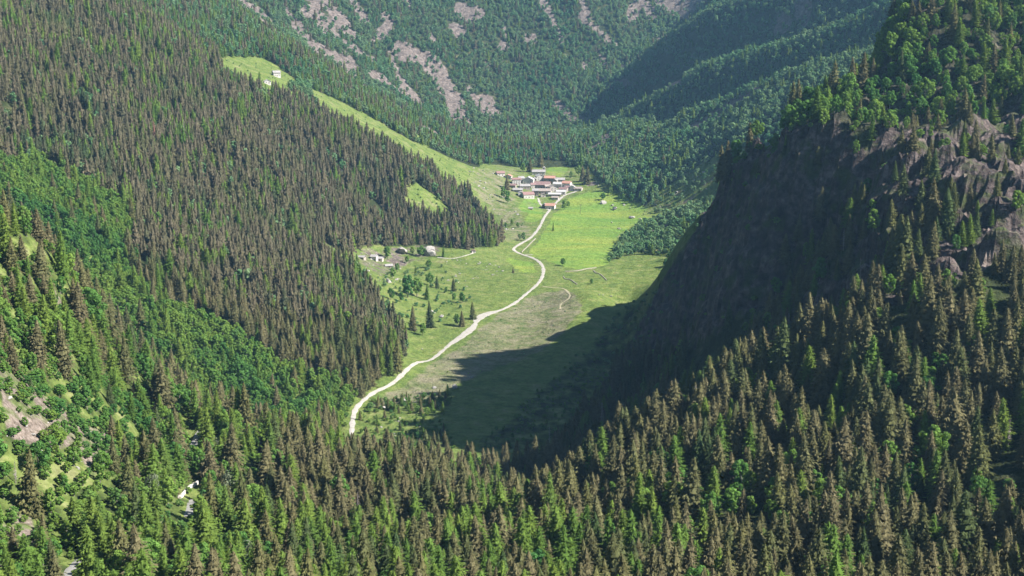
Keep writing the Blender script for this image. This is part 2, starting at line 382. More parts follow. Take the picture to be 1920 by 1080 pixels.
simple('metal_pole', [(0.3, (0.12, 0.11, 0.10)), (0.7, (0.2, 0.19, 0.18))], 1.0, 0.6)
simple('bark', [(0.3, (0.045, 0.032, 0.024)), (0.7, (0.12, 0.09, 0.068))], 1.5)
simple('pale_bark', [(0.3, (0.10, 0.09, 0.075)), (0.7, (0.30, 0.28, 0.25))], 1.5)
simple('dead_wood', [(0.3, (0.17, 0.14, 0.135)), (0.7, (0.38, 0.32, 0.31))], 0.8)
simple('rust_needles', [(0.3, (0.17, 0.075, 0.05)), (0.7, (0.28, 0.15, 0.11))], 0.8)
simple('cloth_dark', [(0.3, (0.02, 0.025, 0.05)), (0.7, (0.04, 0.045, 0.08))], 3.0)
simple('skin', [(0.3, (0.42, 0.26, 0.19)), (0.7, (0.5, 0.32, 0.24))], 3.0)

def foliage(name, cols, patch=0.01, transl=0.3):
    """leaves: diffuse and some light through them; every tree its own shade, woods in patches"""
    m, nt, N, L, b = new_mat(name)
    oi = N.new('ShaderNodeObjectInfo')
    n = noise_tex(nt, oi.outputs['Location'], patch, 3)
    ad = N.new('ShaderNodeMath'); ad.operation = 'MULTIPLY_ADD'
    L.new(oi.outputs['Random'], ad.inputs[0]); ad.inputs[1].default_value = 0.45
    mu = N.new('ShaderNodeMath'); mu.operation = 'MULTIPLY_ADD'; L.new(n, mu.inputs[0]); mu.inputs[1].default_value = 2.1; mu.inputs[2].default_value = -0.8
    L.new(mu.outputs[0], ad.inputs[2])
    k = len(cols)
    col = ramp(nt, ad.outputs[0], [((i + 0.0) / (k - 1), c) for i, c in enumerate(cols)])
    geo = N.new('ShaderNodeNewGeometry').outputs['Position']
    f = noise_tex(nt, geo, 0.55, 3, 0.6)
    col = mixc(nt, 0.75, col, ramp(nt, f, [(0.3, g(0.45)), (0.7, g(1.35))]), 'MULTIPLY')
    d, t, mx = N.new('ShaderNodeBsdfDiffuse'), N.new('ShaderNodeBsdfTranslucent'), N.new('ShaderNodeMixShader')
    L.new(col, d.inputs[0]); L.new(col, t.inputs[0]); mx.inputs[0].default_value = transl
    L.new(d.outputs[0], mx.inputs[1]); L.new(t.outputs[0], mx.inputs[2])
    L.new(mx.outputs[0], N['Material Output'].inputs[0])
    N.remove(b)
    return m
foliage('spruce_needles', [(0.055, 0.085, 0.032), (0.105, 0.108, 0.046), (0.135, 0.118, 0.062), (0.120, 0.120, 0.046), (0.070, 0.098, 0.036)], 0.012, 0.12)
foliage('brown_needles', [(0.052, 0.074, 0.034), (0.098, 0.092, 0.052), (0.128, 0.108, 0.068), (0.106, 0.106, 0.050), (0.066, 0.090, 0.038)], 0.010, 0.12)
foliage('larch_needles', [(0.080, 0.145, 0.030), (0.120, 0.200, 0.040), (0.155, 0.215, 0.042), (0.105, 0.170, 0.042)], 0.012, 0.3)
foliage('leaves', [(0.080, 0.200, 0.055), (0.135, 0.270, 0.060), (0.215, 0.320, 0.062), (0.105, 0.230, 0.072)], 0.012, 0.42)
foliage('pale_leaves', [(0.150, 0.180, 0.105), (0.210, 0.235, 0.150)], 0.05, 0.3)
foliage('far_leaves', [(0.100, 0.235, 0.105), (0.158, 0.292, 0.124), (0.220, 0.318, 0.148), (0.126, 0.262, 0.124)], 0.006, 0.45)  # paler and bluer than the near leaves: some distance haze in the colour

# ------------------------------------------------------------------ mesh helpers
def link(name, me, mat=None, parent=None):
    o = bpy.data.objects.new(name, me)
    if mat and not len(me.materials): me.materials.append(MATS[mat])
    COL.objects.link(o)
    if parent is not None: o.parent = parent
    return o
def empty(name, loc, rz=0.0):
    o = bpy.data.objects.new(name, None); o.empty_display_size = 0.5
    o.location = loc; o.rotation_euler = (0, 0, rz); COL.objects.link(o); return o
def tag(o, label, cat, group=None, kind=None):
    o['label'] = label
    if cat: o['category'] = cat
    if group: o['group'] = group
    if kind: o['kind'] = kind
    return o
class MB:
    def __init__(s): s.v, s.f = [], []
    def add(s, vs, fs):
        k = len(s.v); s.v += [tuple(p) for p in vs]; s.f += [tuple(i + k for i in f) for f in fs]
    def box(s, x0, x1, y0, y1, z0, z1):
        s.add([(x0,y0,z0),(x1,y0,z0),(x1,y1,z0),(x0,y1,z0),(x0,y0,z1),(x1,y0,z1),(x1,y1,z1),(x0,y1,z1)],
              [(0,3,2,1),(4,5,6,7),(0,1,5,4),(1,2,6,5),(2,3,7,6),(3,0,4,7)])
    def tube(s, pts, rad, n=6):
        k = len(s.v)
        for i, p in enumerate(pts):
            p = Vector(p); a = Vector(pts[max(i - 1, 0)]); b = Vector(pts[min(i + 1, len(pts) - 1)])
            q = (b - a).to_track_quat('Z', 'Y')
            for j in range(n):
                t = 2 * math.pi * j / n
                s.v.append(tuple(p + q @ Vector((math.cos(t) * rad[i], math.sin(t) * rad[i], 0))))
        for i in range(len(pts) - 1):
            for j in range(n):
                s.f.append((k + i * n + j, k + i * n + (j + 1) % n, k + (i + 1) * n + (j + 1) % n, k + (i + 1) * n + j))
    def mesh(s, name, mat=None):
        me = bpy.data.meshes.new(name); me.from_pydata(s.v, [], s.f); me.update()
        if mat: me.materials.append(MATS[mat])
        return me

# ------------------------------------------------------------------ the ground
idx = np.arange(NR * NC).reshape(NR, NC)
quads = np.stack([idx[:-1, :-1], idx[:-1, 1:], idx[1:, 1:], idx[1:, :-1]], -1).reshape(-1, 4)
me = bpy.data.meshes.new('ground')
me.vertices.add(NR * NC); me.vertices.foreach_set('co', np.stack([GX, GY, GZ], -1).astype(np.float32).ravel())
me.loops.add(quads.size); me.loops.foreach_set('vertex_index', quads.astype(np.int32).ravel())
me.polygons.add(len(quads)); me.polygons.foreach_set('loop_start', (np.arange(len(quads)) * 4).astype(np.int32))
me.polygons.foreach_set('use_smooth', (np.maximum(np.maximum(ledge, rock * 0.9), bare)[:-1, :-1].ravel() < 0.35))
me.update(calc_edges=True)
left_fg = blur(((GY < 780) & (gpx < 480)).astype(float), 4)
grass_m = np.clip(0.28 * left_fg + zm['floor'] * 0.9 + meadow + 0.75 * zm['scree_r'] + 0.5 * zm['gully'] + 0.25, 0, 1)
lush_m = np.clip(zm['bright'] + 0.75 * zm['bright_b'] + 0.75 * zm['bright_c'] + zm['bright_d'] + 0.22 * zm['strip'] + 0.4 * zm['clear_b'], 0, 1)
dry_m = np.clip(0.30 * left_fg + zm['dry'] * 0.95 + 0.25 * zm['floor'] + 0.35 * zm['clear_a'] + 0.3 * zm['strip'] + 0.15 * zm['village'], 0, 1)
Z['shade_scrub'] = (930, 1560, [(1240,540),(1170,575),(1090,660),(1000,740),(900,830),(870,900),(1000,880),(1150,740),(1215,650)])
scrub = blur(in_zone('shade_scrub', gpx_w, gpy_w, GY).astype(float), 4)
grass_m = np.clip(grass_m - 0.55 * scrub, 0, 1)  # scrub floor, its darker ground colour also put in to deepen the ridge's shadow
rock_m = np.clip(rock * 0.95 + 0.40 * zm['scree_r'] + 0.9 * zm['scree_s'] + 0.8 * zm['scree_t'] + zm['pale_rock'] * 0.9 + 0.5 * zm['hamlet'] + 0.1 * backm + 0.8 * smooth(0.20, 0.36, streaks(GX, GY, GY)), 0, 1)
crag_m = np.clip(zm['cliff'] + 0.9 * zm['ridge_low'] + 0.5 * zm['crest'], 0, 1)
earth_m = np.clip(bare, 0, 1)
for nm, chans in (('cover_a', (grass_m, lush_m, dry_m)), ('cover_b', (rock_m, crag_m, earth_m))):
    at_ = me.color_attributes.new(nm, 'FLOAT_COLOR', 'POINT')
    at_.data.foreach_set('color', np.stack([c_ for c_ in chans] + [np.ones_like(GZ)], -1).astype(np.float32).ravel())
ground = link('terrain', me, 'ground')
tag(ground, 'alpine valley ground with meadows, forest floor and rock', None, kind='structure')
# ------------------------------------------------------------------ roads and paths, draped on the ground
def catmull(pts, step):
    out = []
    p = [Vector(q) for q in pts]
    p = [p[0] * 2 - p[1]] + p + [p[-1] * 2 - p[-2]]
    for i in range(1, len(p) - 2):
        n = max(2, int((p[i + 1] - p[i]).length / step))
        for k in range(n):
            t = k / n
            out.append(0.5 * ((2 * p[i]) + (p[i + 1] - p[i - 1]) * t + (2 * p[i - 1] - 5 * p[i] + 4 * p[i + 1] - p[i + 2]) * t * t + (3 * p[i] - p[i - 1] - 3 * p[i + 1] + p[i + 2]) * t ** 3))
    out.append(p[-2]); return out
ROAD_PTS = []
def drape(name, pix, width, mat, label, lift_by=0.3, ymin=900, ymax=2400, widen=(), level=False):
    line = catmull([Vector((v.x, v.y)) for v in (lift(a, b, ymin, ymax) for a, b in pix)], 4.0)
    vs_, fs_ = [], []
    K = 4
    for i, q in enumerate(line):
        t = line[min(i + 1, len(line) - 1)] - line[max(i - 1, 0)]
        nrm = Vector((-t.y, t.x)).normalized()
        wd = width * (1 + 0.16 * math.sin(i * 1.7) + 0.12 * math.sin(i * 0.6 + 1) + random.uniform(-0.12, 0.12))
        ex = [0.0, 0.0]
        for (wp, side, extra, rad) in widen:
            d = (q - Vector(wp)).length
            ex[side] += extra * max(0, 1 - (d / rad) ** 2)
        for k in range(K + 1):
            e = k / K * 2 - 1
            off = e * (wd / 2 + (ex[1] if e > 0 else ex[0]))
            x, y = q.x + nrm.x * off, q.y + nrm.y * off
            zq = float(height(q.x, q.y)) if level else float(height(x, y))
            vs_.append((x, y, zq + lift_by - 0.15 * e * e))
        ROAD_PTS.append((q.x, q.y, width / 2))
    for i in range(len(line) - 1):
        for k in range(K):
            a = i * (K + 1) + k
            fs_.append((a, a + 1, a + K + 2, a + K + 1))
    me = bpy.data.meshes.new(name); me.from_pydata(vs_, [], fs_); me.update()
    me.polygons.foreach_set('use_smooth', [True] * len(me.polygons))
    o = link(name, me, mat)
    tag(o, label, None, kind='structure'); return o
lay = lift(875, 625, 900, 2400); lay2 = lift(900, 592, 900, 2400)
drape('road', [(655,838),(660,806),(662,785),(670,764),(700,738),(745,712),(795,678),(845,645),(882,615),(905,596),(950,577),(985,553),(1012,528),(1019,508),(1014,495),(998,484),(972,475),(963,468),(972,460),(995,446),(1012,425),(1023,404),(1032,392),(1046,377),(1058,367),(1075,361),(1092,355)],
      3.8, 'gravel', 'pale gravel road winding up the valley floor to the village', widen=[((lay.x, lay.y), 0, 5.0, 38), ((lay2.x, lay2.y), 1, 7.0, 30)])
drape('path', [(1030,394),(1014,384),(1009,372)], 3.0, 'gravel', 'short gravel lane beside the isolated house below the village')
drape('path', [(1018,538),(1040,540),(1058,542),(1067,551),(1066,560),(1052,570),(1050,580)], 2.2, 'track', 'sandy track looping over the meadow from the road bend')
drape('path', [(820,483),(850,485),(880,478),(892,472)], 1.8, 'gravel', 'thin footpath above the hamlet meadow')
drape('path', [(985,478),(1000,478)], 2.0, 'gravel', 'stub of gravel track off the bend in the road')
drape('road', [(118,1095),(136,1066),(152,1052)], 3.4, 'lane', 'bit of grey lane at the bottom left between bushes', 0.7, 350, 800, level=True)
drape('road', [(352,972),(356,952),(360,940)], 3.4, 'lane', 'bit of grey lane just below the white wall', 0.7, 350, 800, level=True)
drape('road', [(361,846),(366,828),(376,810)], 3.4, 'lane', 'upper bit of grey lane showing between the left foreground trees', 0.7, 350, 800, level=True)
ROAD_PTS = np.array(ROAD_PTS)

# ------------------------------------------------------------------ tree shapes, one unit tall
def v3(r, a, z): return (r * math.cos(a), r * math.sin(a), z)
def trunk_mesh(name, r, top, mat, limbs=0, seed=0, n=6):
    rd = random.Random(seed); b = MB()
    k = rd.uniform(-0.02, 0.02)
    b.tube([(0, 0, -0.06), (0, 0, 0.02), (k, -k, top * 0.5), (0, 0, top)], [r * 1.25, r, r * 0.62, r * 0.12], n)
    for i in range(limbs):
        a, z0 = rd.uniform(0, 6.28), rd.uniform(0.28, 0.6) * top
        l = rd.uniform(0.12, 0.22)
        b.tube([(0, 0, z0), v3(l * 0.5, a, z0 + l * 0.45), v3(l, a + 0.2, z0 + l * 1.1)], [r * 0.5, r * 0.32, r * 0.1], 4)
    return b.mesh(name, mat)
def conifer(seed, whorls, per, segs, rad, droop, fuzz, pw=0.85, base=0.05, sprig=0.5, core=0.62):
    """whorls of drooping branches, each a spine with side sprays"""
    rd = random.Random(seed); b = MB()
    lean = rd.uniform(0, 6.28)
    nc, rows_ = 9, max(5, whorls // 3)          # the dense inner foliage, ragged rings one under another
    for w in range(rows_):
        t0, t1 = base + (0.97 - base) * w / rows_, base + (0.97 - base) * (w + 1.15) / rows_
        t1 = min(t1, 0.985)
        e0, e1 = core * rad * (1 - t0) ** pw, core * rad * (1 - t1) ** pw * 0.55
        ph = rd.uniform(0, 6.28)
        lo_ = [v3(e0 * rd.uniform(0.75, 1.15), ph + 6.283 * k / nc, t0 - 0.012 * rd.uniform(-1, 1.5)) for k in range(nc)]
        hi_ = [v3(e1, ph + 6.283 * k / nc, t1) for k in range(nc)]
        b.add(lo_ + hi_, [(k, (k + 1) % nc, nc + (k + 1) % nc, nc + k) for k in range(nc)])
    for w in range(whorls):
        t = base + (0.985 - base) * ((w + rd.uniform(-0.3, 0.3)) / whorls)
        t = min(max(t, base), 0.985)
        env = rad * (1 - t) ** pw * (0.86 + 0.14 * math.sin(w * 2.1 + seed)) + 0.006
        m = max(4, int(per * (0.6 + 0.4 * (1 - t))))
        a0 = rd.uniform(0, 6.28)
        for k in range(m):
            a = a0 + 6.283 * k / m + rd.uniform(-0.35, 0.35)
            l = env * rd.uniform(0.62, 1.18) * (1 + 0.12 * math.cos(a - lean))
            dr = droop * (0.35 + 0.9 * (1 - t)) * rd.uniform(0.6, 1.4)
            spine = []
            for s in range(segs + 1):
                q = s / segs
                spine.append((l * q, t + l * (0.25 * t - dr * q * (1.3 - 0.5 * q))))
            z_t = l * sprig
            for s in range(segs):
                r0, z0 = spine[s]; r1, z1 = spine[s + 1]
                q = (s + 0.6) / segs
                wd = z_t * (0.35 + 0.75 * math.sin(math.pi * min(q * 0.8 + 0.18, 1))) * rd.uniform(0.7, 1.2)
                for sd in (-1, 1):
                    da = sd * wd / max(r1, 0.02) * 0.55
                    da = max(-1.0, min(1.0, da))
                    rt = r1 * (1 + rd.uniform(-0.05, 0.18)) + 0.004
                    tip = v3(rt, a + da, z1 - wd * fuzz * rd.uniform(0.5, 1.3))
                    b.add([v3(r0, a, z0), v3(r1, a, z1), tip], [(0, 1, 2)] if sd > 0 else [(0, 2, 1)])
            r1, z1 = spine[-1]
            b.add([v3(r1 * 0.8, a - 0.12, z1), v3(r1 * 0.8, a + 0.12, z1), v3(r1 * 1.16, a, z1 - 0.1 * l * fuzz)], [(0, 1, 2)])
    b.add([v3(0.008, 0, 0.95), v3(0.008, 2.1, 0.95), v3(0.008, 4.2, 0.95), (0, 0, 1.0)], [(0, 1, 3), (1, 2, 3), (2, 0, 3)])
    return b
def leafy(seed, clumps, leaves, size, rx, zlo, zhi, ragged=0.35):
    """clumps of leaf faces spread through an uneven crown"""
    rd = random.Random(seed); b = MB()
    for c in range(clumps):
        u = (c + 0.5) / clumps
        z = zlo + (zhi - zlo) * u
        env = rx * (math.sin(math.pi * min(0.12 + 0.84 * u, 1)) ** 0.65)
        a = c * 2.4 + rd.uniform(-0.5, 0.5)
        r = env * math.sqrt(rd.uniform(0.05, 1.0)) * rd.uniform(0.75, 1.1)
        cx, cy = r * math.cos(a), r * math.sin(a)
        cr = rx * rd.uniform(0.30, 0.52) * (1 - ragged * 0.4)
        for k in range(leaves):
            d = Vector((rd.gauss(0, 1), rd.gauss(0, 1), rd.gauss(0, 0.85))).normalized()
            p = Vector((cx, cy, z)) + d * cr * rd.uniform(0.72, 1.06)
            nrm = (d + Vector((rd.gauss(0, 0.32), rd.gauss(0, 0.32), rd.gauss(0.2, 0.3)))).normalized()
            q = nrm.to_track_quat('Z', 'Y')
            s = size * rd.uniform(0.6, 1.3); ph = rd.uniform(0, 6.28)
            vs_ = [p + q @ Vector((s * math.cos(ph + t) * e, s * math.sin(ph + t) * e, 0)) for t, e in ((0, 1), (1.7, 0.75), (3.2, 0.95), (4.6, 0.7))]
            b.add(vs_, [(0, 1, 2, 3)])
    return b
def snag(seed):
    rd = random.Random(seed); b = MB()
    b.tube([(0, 0, -0.04), (0.004, 0, 0.4), (0, 0.005, 0.75), (0, 0, 1)], [0.014, 0.010, 0.006, 0.001], 5)
    for i in range(70):
        t = rd.uniform(0.16, 0.97); a = rd.uniform(0, 6.28); l = 0.115 * (1 - t) ** 0.7 * rd.uniform(0.4, 1.2) + 0.012
        b.tube([(0, 0, t), v3(l * 0.6, a, t + 0.02 - l * 0.25), v3(l, a + 0.1, t - l * 0.5)], [0.0045, 0.003, 0.001], 3)
    return b
NV = 7
CROWN, TRUNK, WHOLE, FARW = {}, {}, {}, {}
def joined(name, crown, trunk):
    me = bpy.data.meshes.new(name)
    cv, tv = [tuple(v.co) for v in crown.vertices], [tuple(v.co) for v in trunk.vertices]
    cf, tf = [tuple(p.vertices) for p in crown.polygons], [tuple(i + len(cv) for i in p.vertices) for p in trunk.polygons]
    me.from_pydata(cv + tv, [], cf + tf); me.update()
    me.materials.append(crown.materials[0]); me.materials.append(trunk.materials[0])
    me.polygons.foreach_set('material_index', [0] * len(cf) + [1] * len(tf))
    return me
for sp in ('spruce', 'larch', 'broadleaf'):
    CROWN[sp], TRUNK[sp], WHOLE[sp], FARW[sp] = [], [], [], []
    for v in range(NV):
        sd = 100 + v * 13
        if sp == 'spruce':
            hi = conifer(sd, 34, 11, 4, 0.200 + 0.02 * (v % 3), 0.60, 0.75, 0.62 + 0.1 * (v % 3), sprig=0.46, core=0.70)
            lo = conifer(sd, 14, 8, 2, 0.200 + 0.02 * (v % 3), 0.62, 0.8, 0.55 + 0.1 * (v % 3), sprig=0.95, core=0.66)
            hm, lm, tm = hi.mesh('crown', 'spruce_needles'), lo.mesh('crown', 'brown_needles'), trunk_mesh('trunk', 0.014, 0.93, 'bark', 0, sd)
        elif sp == 'larch':
            hi = conifer(sd + 5, 36, 11, 4, 0.195 + 0.018 * (v % 3), 0.25, 0.35, 0.52 + 0.08 * (v % 2), 0.08, 0.42)
            lo = conifer(sd + 5, 15, 8, 2, 0.200, 0.25, 0.4, 0.52, 0.08, 0.9)
            hm, lm, tm = hi.mesh('crown', 'larch_needles'), lo.mesh('crown', 'larch_needles'), trunk_mesh('trunk', 0.013, 0.92, 'bark', 0, sd)
        else:
            hi = leafy(sd, 20 + 2 * v, 100, 0.027, 0.25 + 0.035 * (v % 3), 0.22, 0.90, 0.9)
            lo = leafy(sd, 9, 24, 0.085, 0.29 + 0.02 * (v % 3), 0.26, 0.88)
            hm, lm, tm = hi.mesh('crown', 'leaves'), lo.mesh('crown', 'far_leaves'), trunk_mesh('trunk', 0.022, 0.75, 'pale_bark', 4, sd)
        CROWN[sp].append(hm); TRUNK[sp].append(tm)
        WHOLE[sp].append(joined(sp + '_near', hm, tm)); FARW[sp].append(joined(sp + '_far', lm, tm))
PALE = [leafy(900 + v, 14, 50, 0.036, 0.34, 0.2, 0.86).mesh('crown', 'pale_leaves') for v in range(2)]

# ------------------------------------------------------------------ where trees stand
SPC = ('spruce', 'larch', 'broadleaf')
KEEP = [lift(a, b, y0, y1) for a, b, y0, y1 in ((352,948,350,800),(340,930,350,800),(366,912,350,800),(366,828,350,800),(364,818,350,800),(136,1064,350,600),(470,868,500,800),(1678,562,500,900),
        (661,800,900,1300),(663,780,900,1300),(852,725,900,1400),(518,138,1800,2300),(500,153,1700,2300),(703,480,1300,1800),(535,150,1800,2300),(440,122,1800,2300),(480,130,1800,2300),
        (700,738,900,1400),(675,760,900,1400),(888,472,1400,1900),(755,470,1400,1900),(808,472,1400,1900),(20,760,380,700),(60,800,380,700),(130,820,380,700),(1000,345,1900,2400),(1030,385,1900,2400))]
def scatter(x0, x1, y0, y1, sp_):
    xs, ys = np.meshgrid(np.arange(x0, x1, sp_), np.arange(y0, y1, sp_ * 0.92))
    xs = xs + (np.arange(xs.shape[0]) % 2)[:, None] * sp_ / 2
    xs = (xs + rng.uniform(-0.42, 0.42, xs.shape) * sp_).ravel(); ys = (ys + rng.uniform(-0.42, 0.42, ys.shape) * sp_).ravel()
    zs = height(xs, ys)
    px, py, d = project(xs, ys, zs)
    k = (px > -420) & (px < 2360) & (py > -160) & (py < 1330) & (np.abs(xs) < (ys + S_OFF) * UM * 0.97)
    return xs[k], ys[k], zs[k]
def away_from_road(x, y):
    ok = np.ones(len(x), bool)
    for i in range(0, len(ROAD_PTS), 1):
        rx, ry, rw = ROAD_PTS[i]
        ok &= (x - rx) ** 2 + (y - ry) ** 2 > (rw + (3.0 if ry > 900 else 1.0)) ** 2
    return ok
TX, TY, TZ, TS, TH, TR = [], [], [], [], [], []      # place, species, height, region
REGION = ('front wood', 'left foreground slope', 'left forest slope', 'gully', 'far meadow slope', 'back mountain', 'right mountainside', 'rocky ridge', 'birch grove', 'valley floor')
def wood(x, y, z):
    px, py, d = project(x, y, z)
    ax, ay = warp(x, y, y)
    wpx, wpy = px + ax, py + ay
    zi = {k: in_zone(k, wpx, wpy, y) for k in Z}
    n = len(x)
    W = np.zeros((n, 3)); den = np.ones(n); reg = np.zeros(n, int); hs = np.ones(n)
    n1 = fbm(x, y, 55, 3, 91); n2 = fbm(x, y, 22, 2, 95)
    fg = y < 900
    l = smooth(600, 380, px)
    for j, (a, b) in enumerate(((0.83, 0.26), (0.10, 0.28), (0.07, 0.46))):
        W[:, j] = a + (b - a) * l
    W[:, 1] += np.where(fg, 0.35 * smooth(0.15, 0.5, n1), 0); W[:, 2] += np.where(fg, 0.5 * smooth(0.2, 0.5, -n1), 0)
    W[:, 1] += np.where(fg, 0.5 * smooth(930, 1050, py) * smooth(1350, 900, px), 0)
    reg[fg & (px < 480)] = 1
    den = np.where(fg, np.where(px < 480, 0.62, 0.80), den)
    def put(mask, w, dn, rg, h=1.0):
        W[mask] = w; den[mask] = dn; reg[mask] = rg; hs[mask] = h
    mid = (y >= 900) & (x < 120)
    W[mid] = np.c_[0.80 - 0.35 * smooth(0.05, 0.45, n1), 0.10 + 0.25 * smooth(0.05, 0.45, n1), 0.07 + 0.2 * smooth(0.2, 0.5, -n1)][mid]; reg[mid] = 2
    den[mid] = 0.95
    up = mid & (py < 150) & (px > 200)
    W[up] = (0.55, 0.33, 0.12)
    put((y > 2060) & (x < 120) & (y < 2720), (0.14, 0.24, 0.62), 0.9, 4, 0.85)
    put((y > 2100) & (x > -130) & (x < 150) & (y < 2850), (0.14, 0.16, 0.70), 0.9, 5, 0.85)
    put(y >= 2620, (0.04, 0.05, 0.91), 0.86, 5, 0.90)
    put((x > 120) & (y > 1420) & (y < 2900) & (px > 1050), (0.0, 0.10, 0.90), 0.62, 6, 0.85)
    put(zi['birch_foot'], (0.03, 0.12, 0.85), 0.9, 6, 0.95)
    put(zi['gully'], (0.03, 0.05, 0.92), 0.95, 3, 0.95)
    put((x > 120) & (y > 850) & (y < 1420), (0.2, 0.1, 0.7), 0.10, 7, 0.7)
    put(zi['crest'], (0.13, 0.07, 0.80), 0.50, 7, 1.22)
    put(zi['ridge_low'], (0.50, 0.14, 0.36), 0.17, 7, 0.85)
    cl = zi['ridge_low'] & (py > 385) & (px < 1790) & (n1 > -0.12)
    put(cl, (0.74, 0.10, 0.16), 0.55, 7, 0.95)
    put(zi['cliff'], (0.05, 0.05, 0.90), 0.07, 7, 0.40)
    put(zi['pale_rock'], (0.25, 0.15, 0.60), 0.06, 7, 0.6)
    put(zi['scree_r'], (0, 0.1, 0.9), 0.22, 6, 0.7)
    put(zi['scree_s'], (0, 0.1, 0.9), 0.03, 6, 0.7)
    put(zi['scree_t'], (0, 0.1, 0.9), 0.10, 6, 0.7)
    rb = rock_mask(wpx, wpy, y)
    rk = (rb > 0.02) & (rb + 0.45 * fbm(x, y, 55, 4, 66) > 0.16)
    den[rk] *= 0.16
    den = den * (1 - 0.75 * smooth(0.18, 0.34, streaks(x, y, y)))
    bare_ = zi['bare_left'] | zi['bare_left_b'] | zi['bare_left_c']
    put(bare_, (0.3, 0.3, 0.4), 0.13, 1, 0.55)
    off = zi['floor'] | zi['strip'] | zi['strip_b'] | zi['clear_a'] | zi['clear_b'] | zi['village'] | zi['bright'] | zi['hamlet']
    den[off] = 0
    put(zi['grove'], (0.0, 0.06, 0.94), 0.62, 8, 0.85)
    put(zi['young'] & ~zi['bright'], (0.50, 0.20, 0.30), np.where(n1 > -0.2, 0.55, 0.12)[zi['young'] & ~zi['bright']], 9, 0.42)
    W = W / W.sum(1, keepdims=True)
    r = rng.random(n)
    s = (r > W[:, 0]).astype(int) + (r > W[:, 0] + W[:, 1]).astype(int)
    bh = np.choose(s, (np.where(y < 900, rng.normal(19.0, 4.4, n), rng.normal(19.5, 3.8, n)), rng.normal(18, 3.8, n), rng.normal(11.0, 2.6, n)))
    bh = bh * hs * np.where((y < 900) & (rng.random(n) < 0.22), 0.62, 1.0)
    bh = np.clip(bh * (1 + 0.22 * n2), 2.5, 28.5)
    den = den * np.where(reg < 5, 0.45 + 0.55 * smooth(-0.55, -0.15, n2 + 0.5 * fbm(x, y, 14, 2, 97)), 1)
    ok = (rng.random(n) < den) & away_from_road(x, y)
    hw = np.where(s == 2, 0.30, 0.17) * bh * FPX / d
    for kp in KEEP:
        kx, ky, kd = project(kp.x, kp.y, kp.z)
        ok &= ~((np.abs(px - kx) < hw + 5) & (py > ky - 2) & (py - bh * FPX / d < ky + 3) & (y < kp.y + 2))
    for arr, val in ((TX, x), (TY, y), (TZ, z), (TS, s), (TH, bh), (TR, reg)): arr.append(val[ok])
for args in ((-420, 420, 270, 900, 6.9), (-1200, 130, 900, 2060, 6.6), (-1300, 130, 2060, 2720, 6.6), (130, 1100, 900, 2720, 6.6), (-1500, 1500, 2720, 3650, 8.2)):
    wood(*scatter(*args))
# low broadleaf cover under and between the gully and front-left trees
def extra(zone, sp_, box, hmul, spec, reg_, rate):
    x, y, z = scatter(*box, sp_)
    px, py, d = project(x, y, z)
    ok = in_zone(zone, px, py, y) & (rng.random(len(x)) < rate) & away_from_road(x, y)
    hh = hmul * rng.uniform(0.5, 1.4, len(x))
    for kp in KEEP:
        kx, ky, kd = project(kp.x, kp.y, kp.z)
        ok &= ~((np.abs(px - kx) < 0.3 * hh * FPX / d + 5) & (py > ky - 2) & (py - hh * FPX / d < ky + 3) & (y < kp.y + 2))
    n = ok.sum()
    TX.append(x[ok]); TY.append(y[ok]); TZ.append(z[ok]); TS.append(np.full(n, spec)); TH.append(hh[ok]); TR.append(np.full(n, reg_))
extra('gully', 4.2, (-600, 0, 900, 1350), 5.5, 2, 3, 0.7)
extra('dry', 5.0, (-160, 130, 930, 1500), 1.1, 2, 9, 0.10)
extra('young', 3.5, (-160, 60, 930, 1300), 2.4, 2, 9, 0.32)
extra('scree_r', 7.0, (100, 500, 1700, 2300), 2.6, 2, 6, 0.20)
Z['left_fg'] = (350, 800, [(-250,400),(120,500),(300,700),(480,810),(500,900),(460,1000),(520,1200),(-250,1300)])
extra('left_fg', 4.0, (-320, 0, 330, 800), 4.4, 2, 1, 0.5)
extra('floor', 7.0, (-200, 220, 930, 2100), 0.9, 2, 9, 0.03)
extra('strip', 7.0, (-420, 40, 1750, 2250), 1.8, 2, 9, 0.10)
extra('shade_scrub', 5.0, (-60, 220, 930, 1560), 3.0, 2, 9, 0.34)  # bushes on the shaded floor, added partly to darken the shadow there
Z['hamlet_meadow'] = (1150, 1750, [(690,525),(740,505),(840,500),(885,555),(860,590),(790,625),(725,590)])
extra('hamlet_meadow', 6.0, (-220, 0, 1150, 1750), 3.4, 2, 9, 0.17)
Z['strip_trees'] = (1750, 2250, [(535,160),(575,160),(600,200),(565,196)])
extra('strip_trees', 5.5, (-420, -150, 1800, 2250), 8.5, 2, 4, 0.7)
extra('clear_a', 6.0, (-220, 0, 1500, 2000), 2.6, 2, 9, 0.12)
extra('crest', 5.0, (100, 420, 650, 1400), 6.0, 2, 7, 0.3)
TX, TY, TZ, TS, TH, TR = [np.concatenate(a) for a in (TX, TY, TZ, TS, TH, TR)]
NT = len(TX)
TV = rng.integers(0, NV, NT); TA = rng.uniform(0, 6.28, NT)
TWD = TH * rng.uniform(0.85, 1.2, NT) * np.choose(TS, (np.where(TY < 900, 1.2, 1.1), 1.15, 1.05)) * np.where((TS == 2) & (TH < 7), 1.5, 1.0)
print('trees', NT, [(SPC[k], int((TS == k).sum())) for k in range(3)])

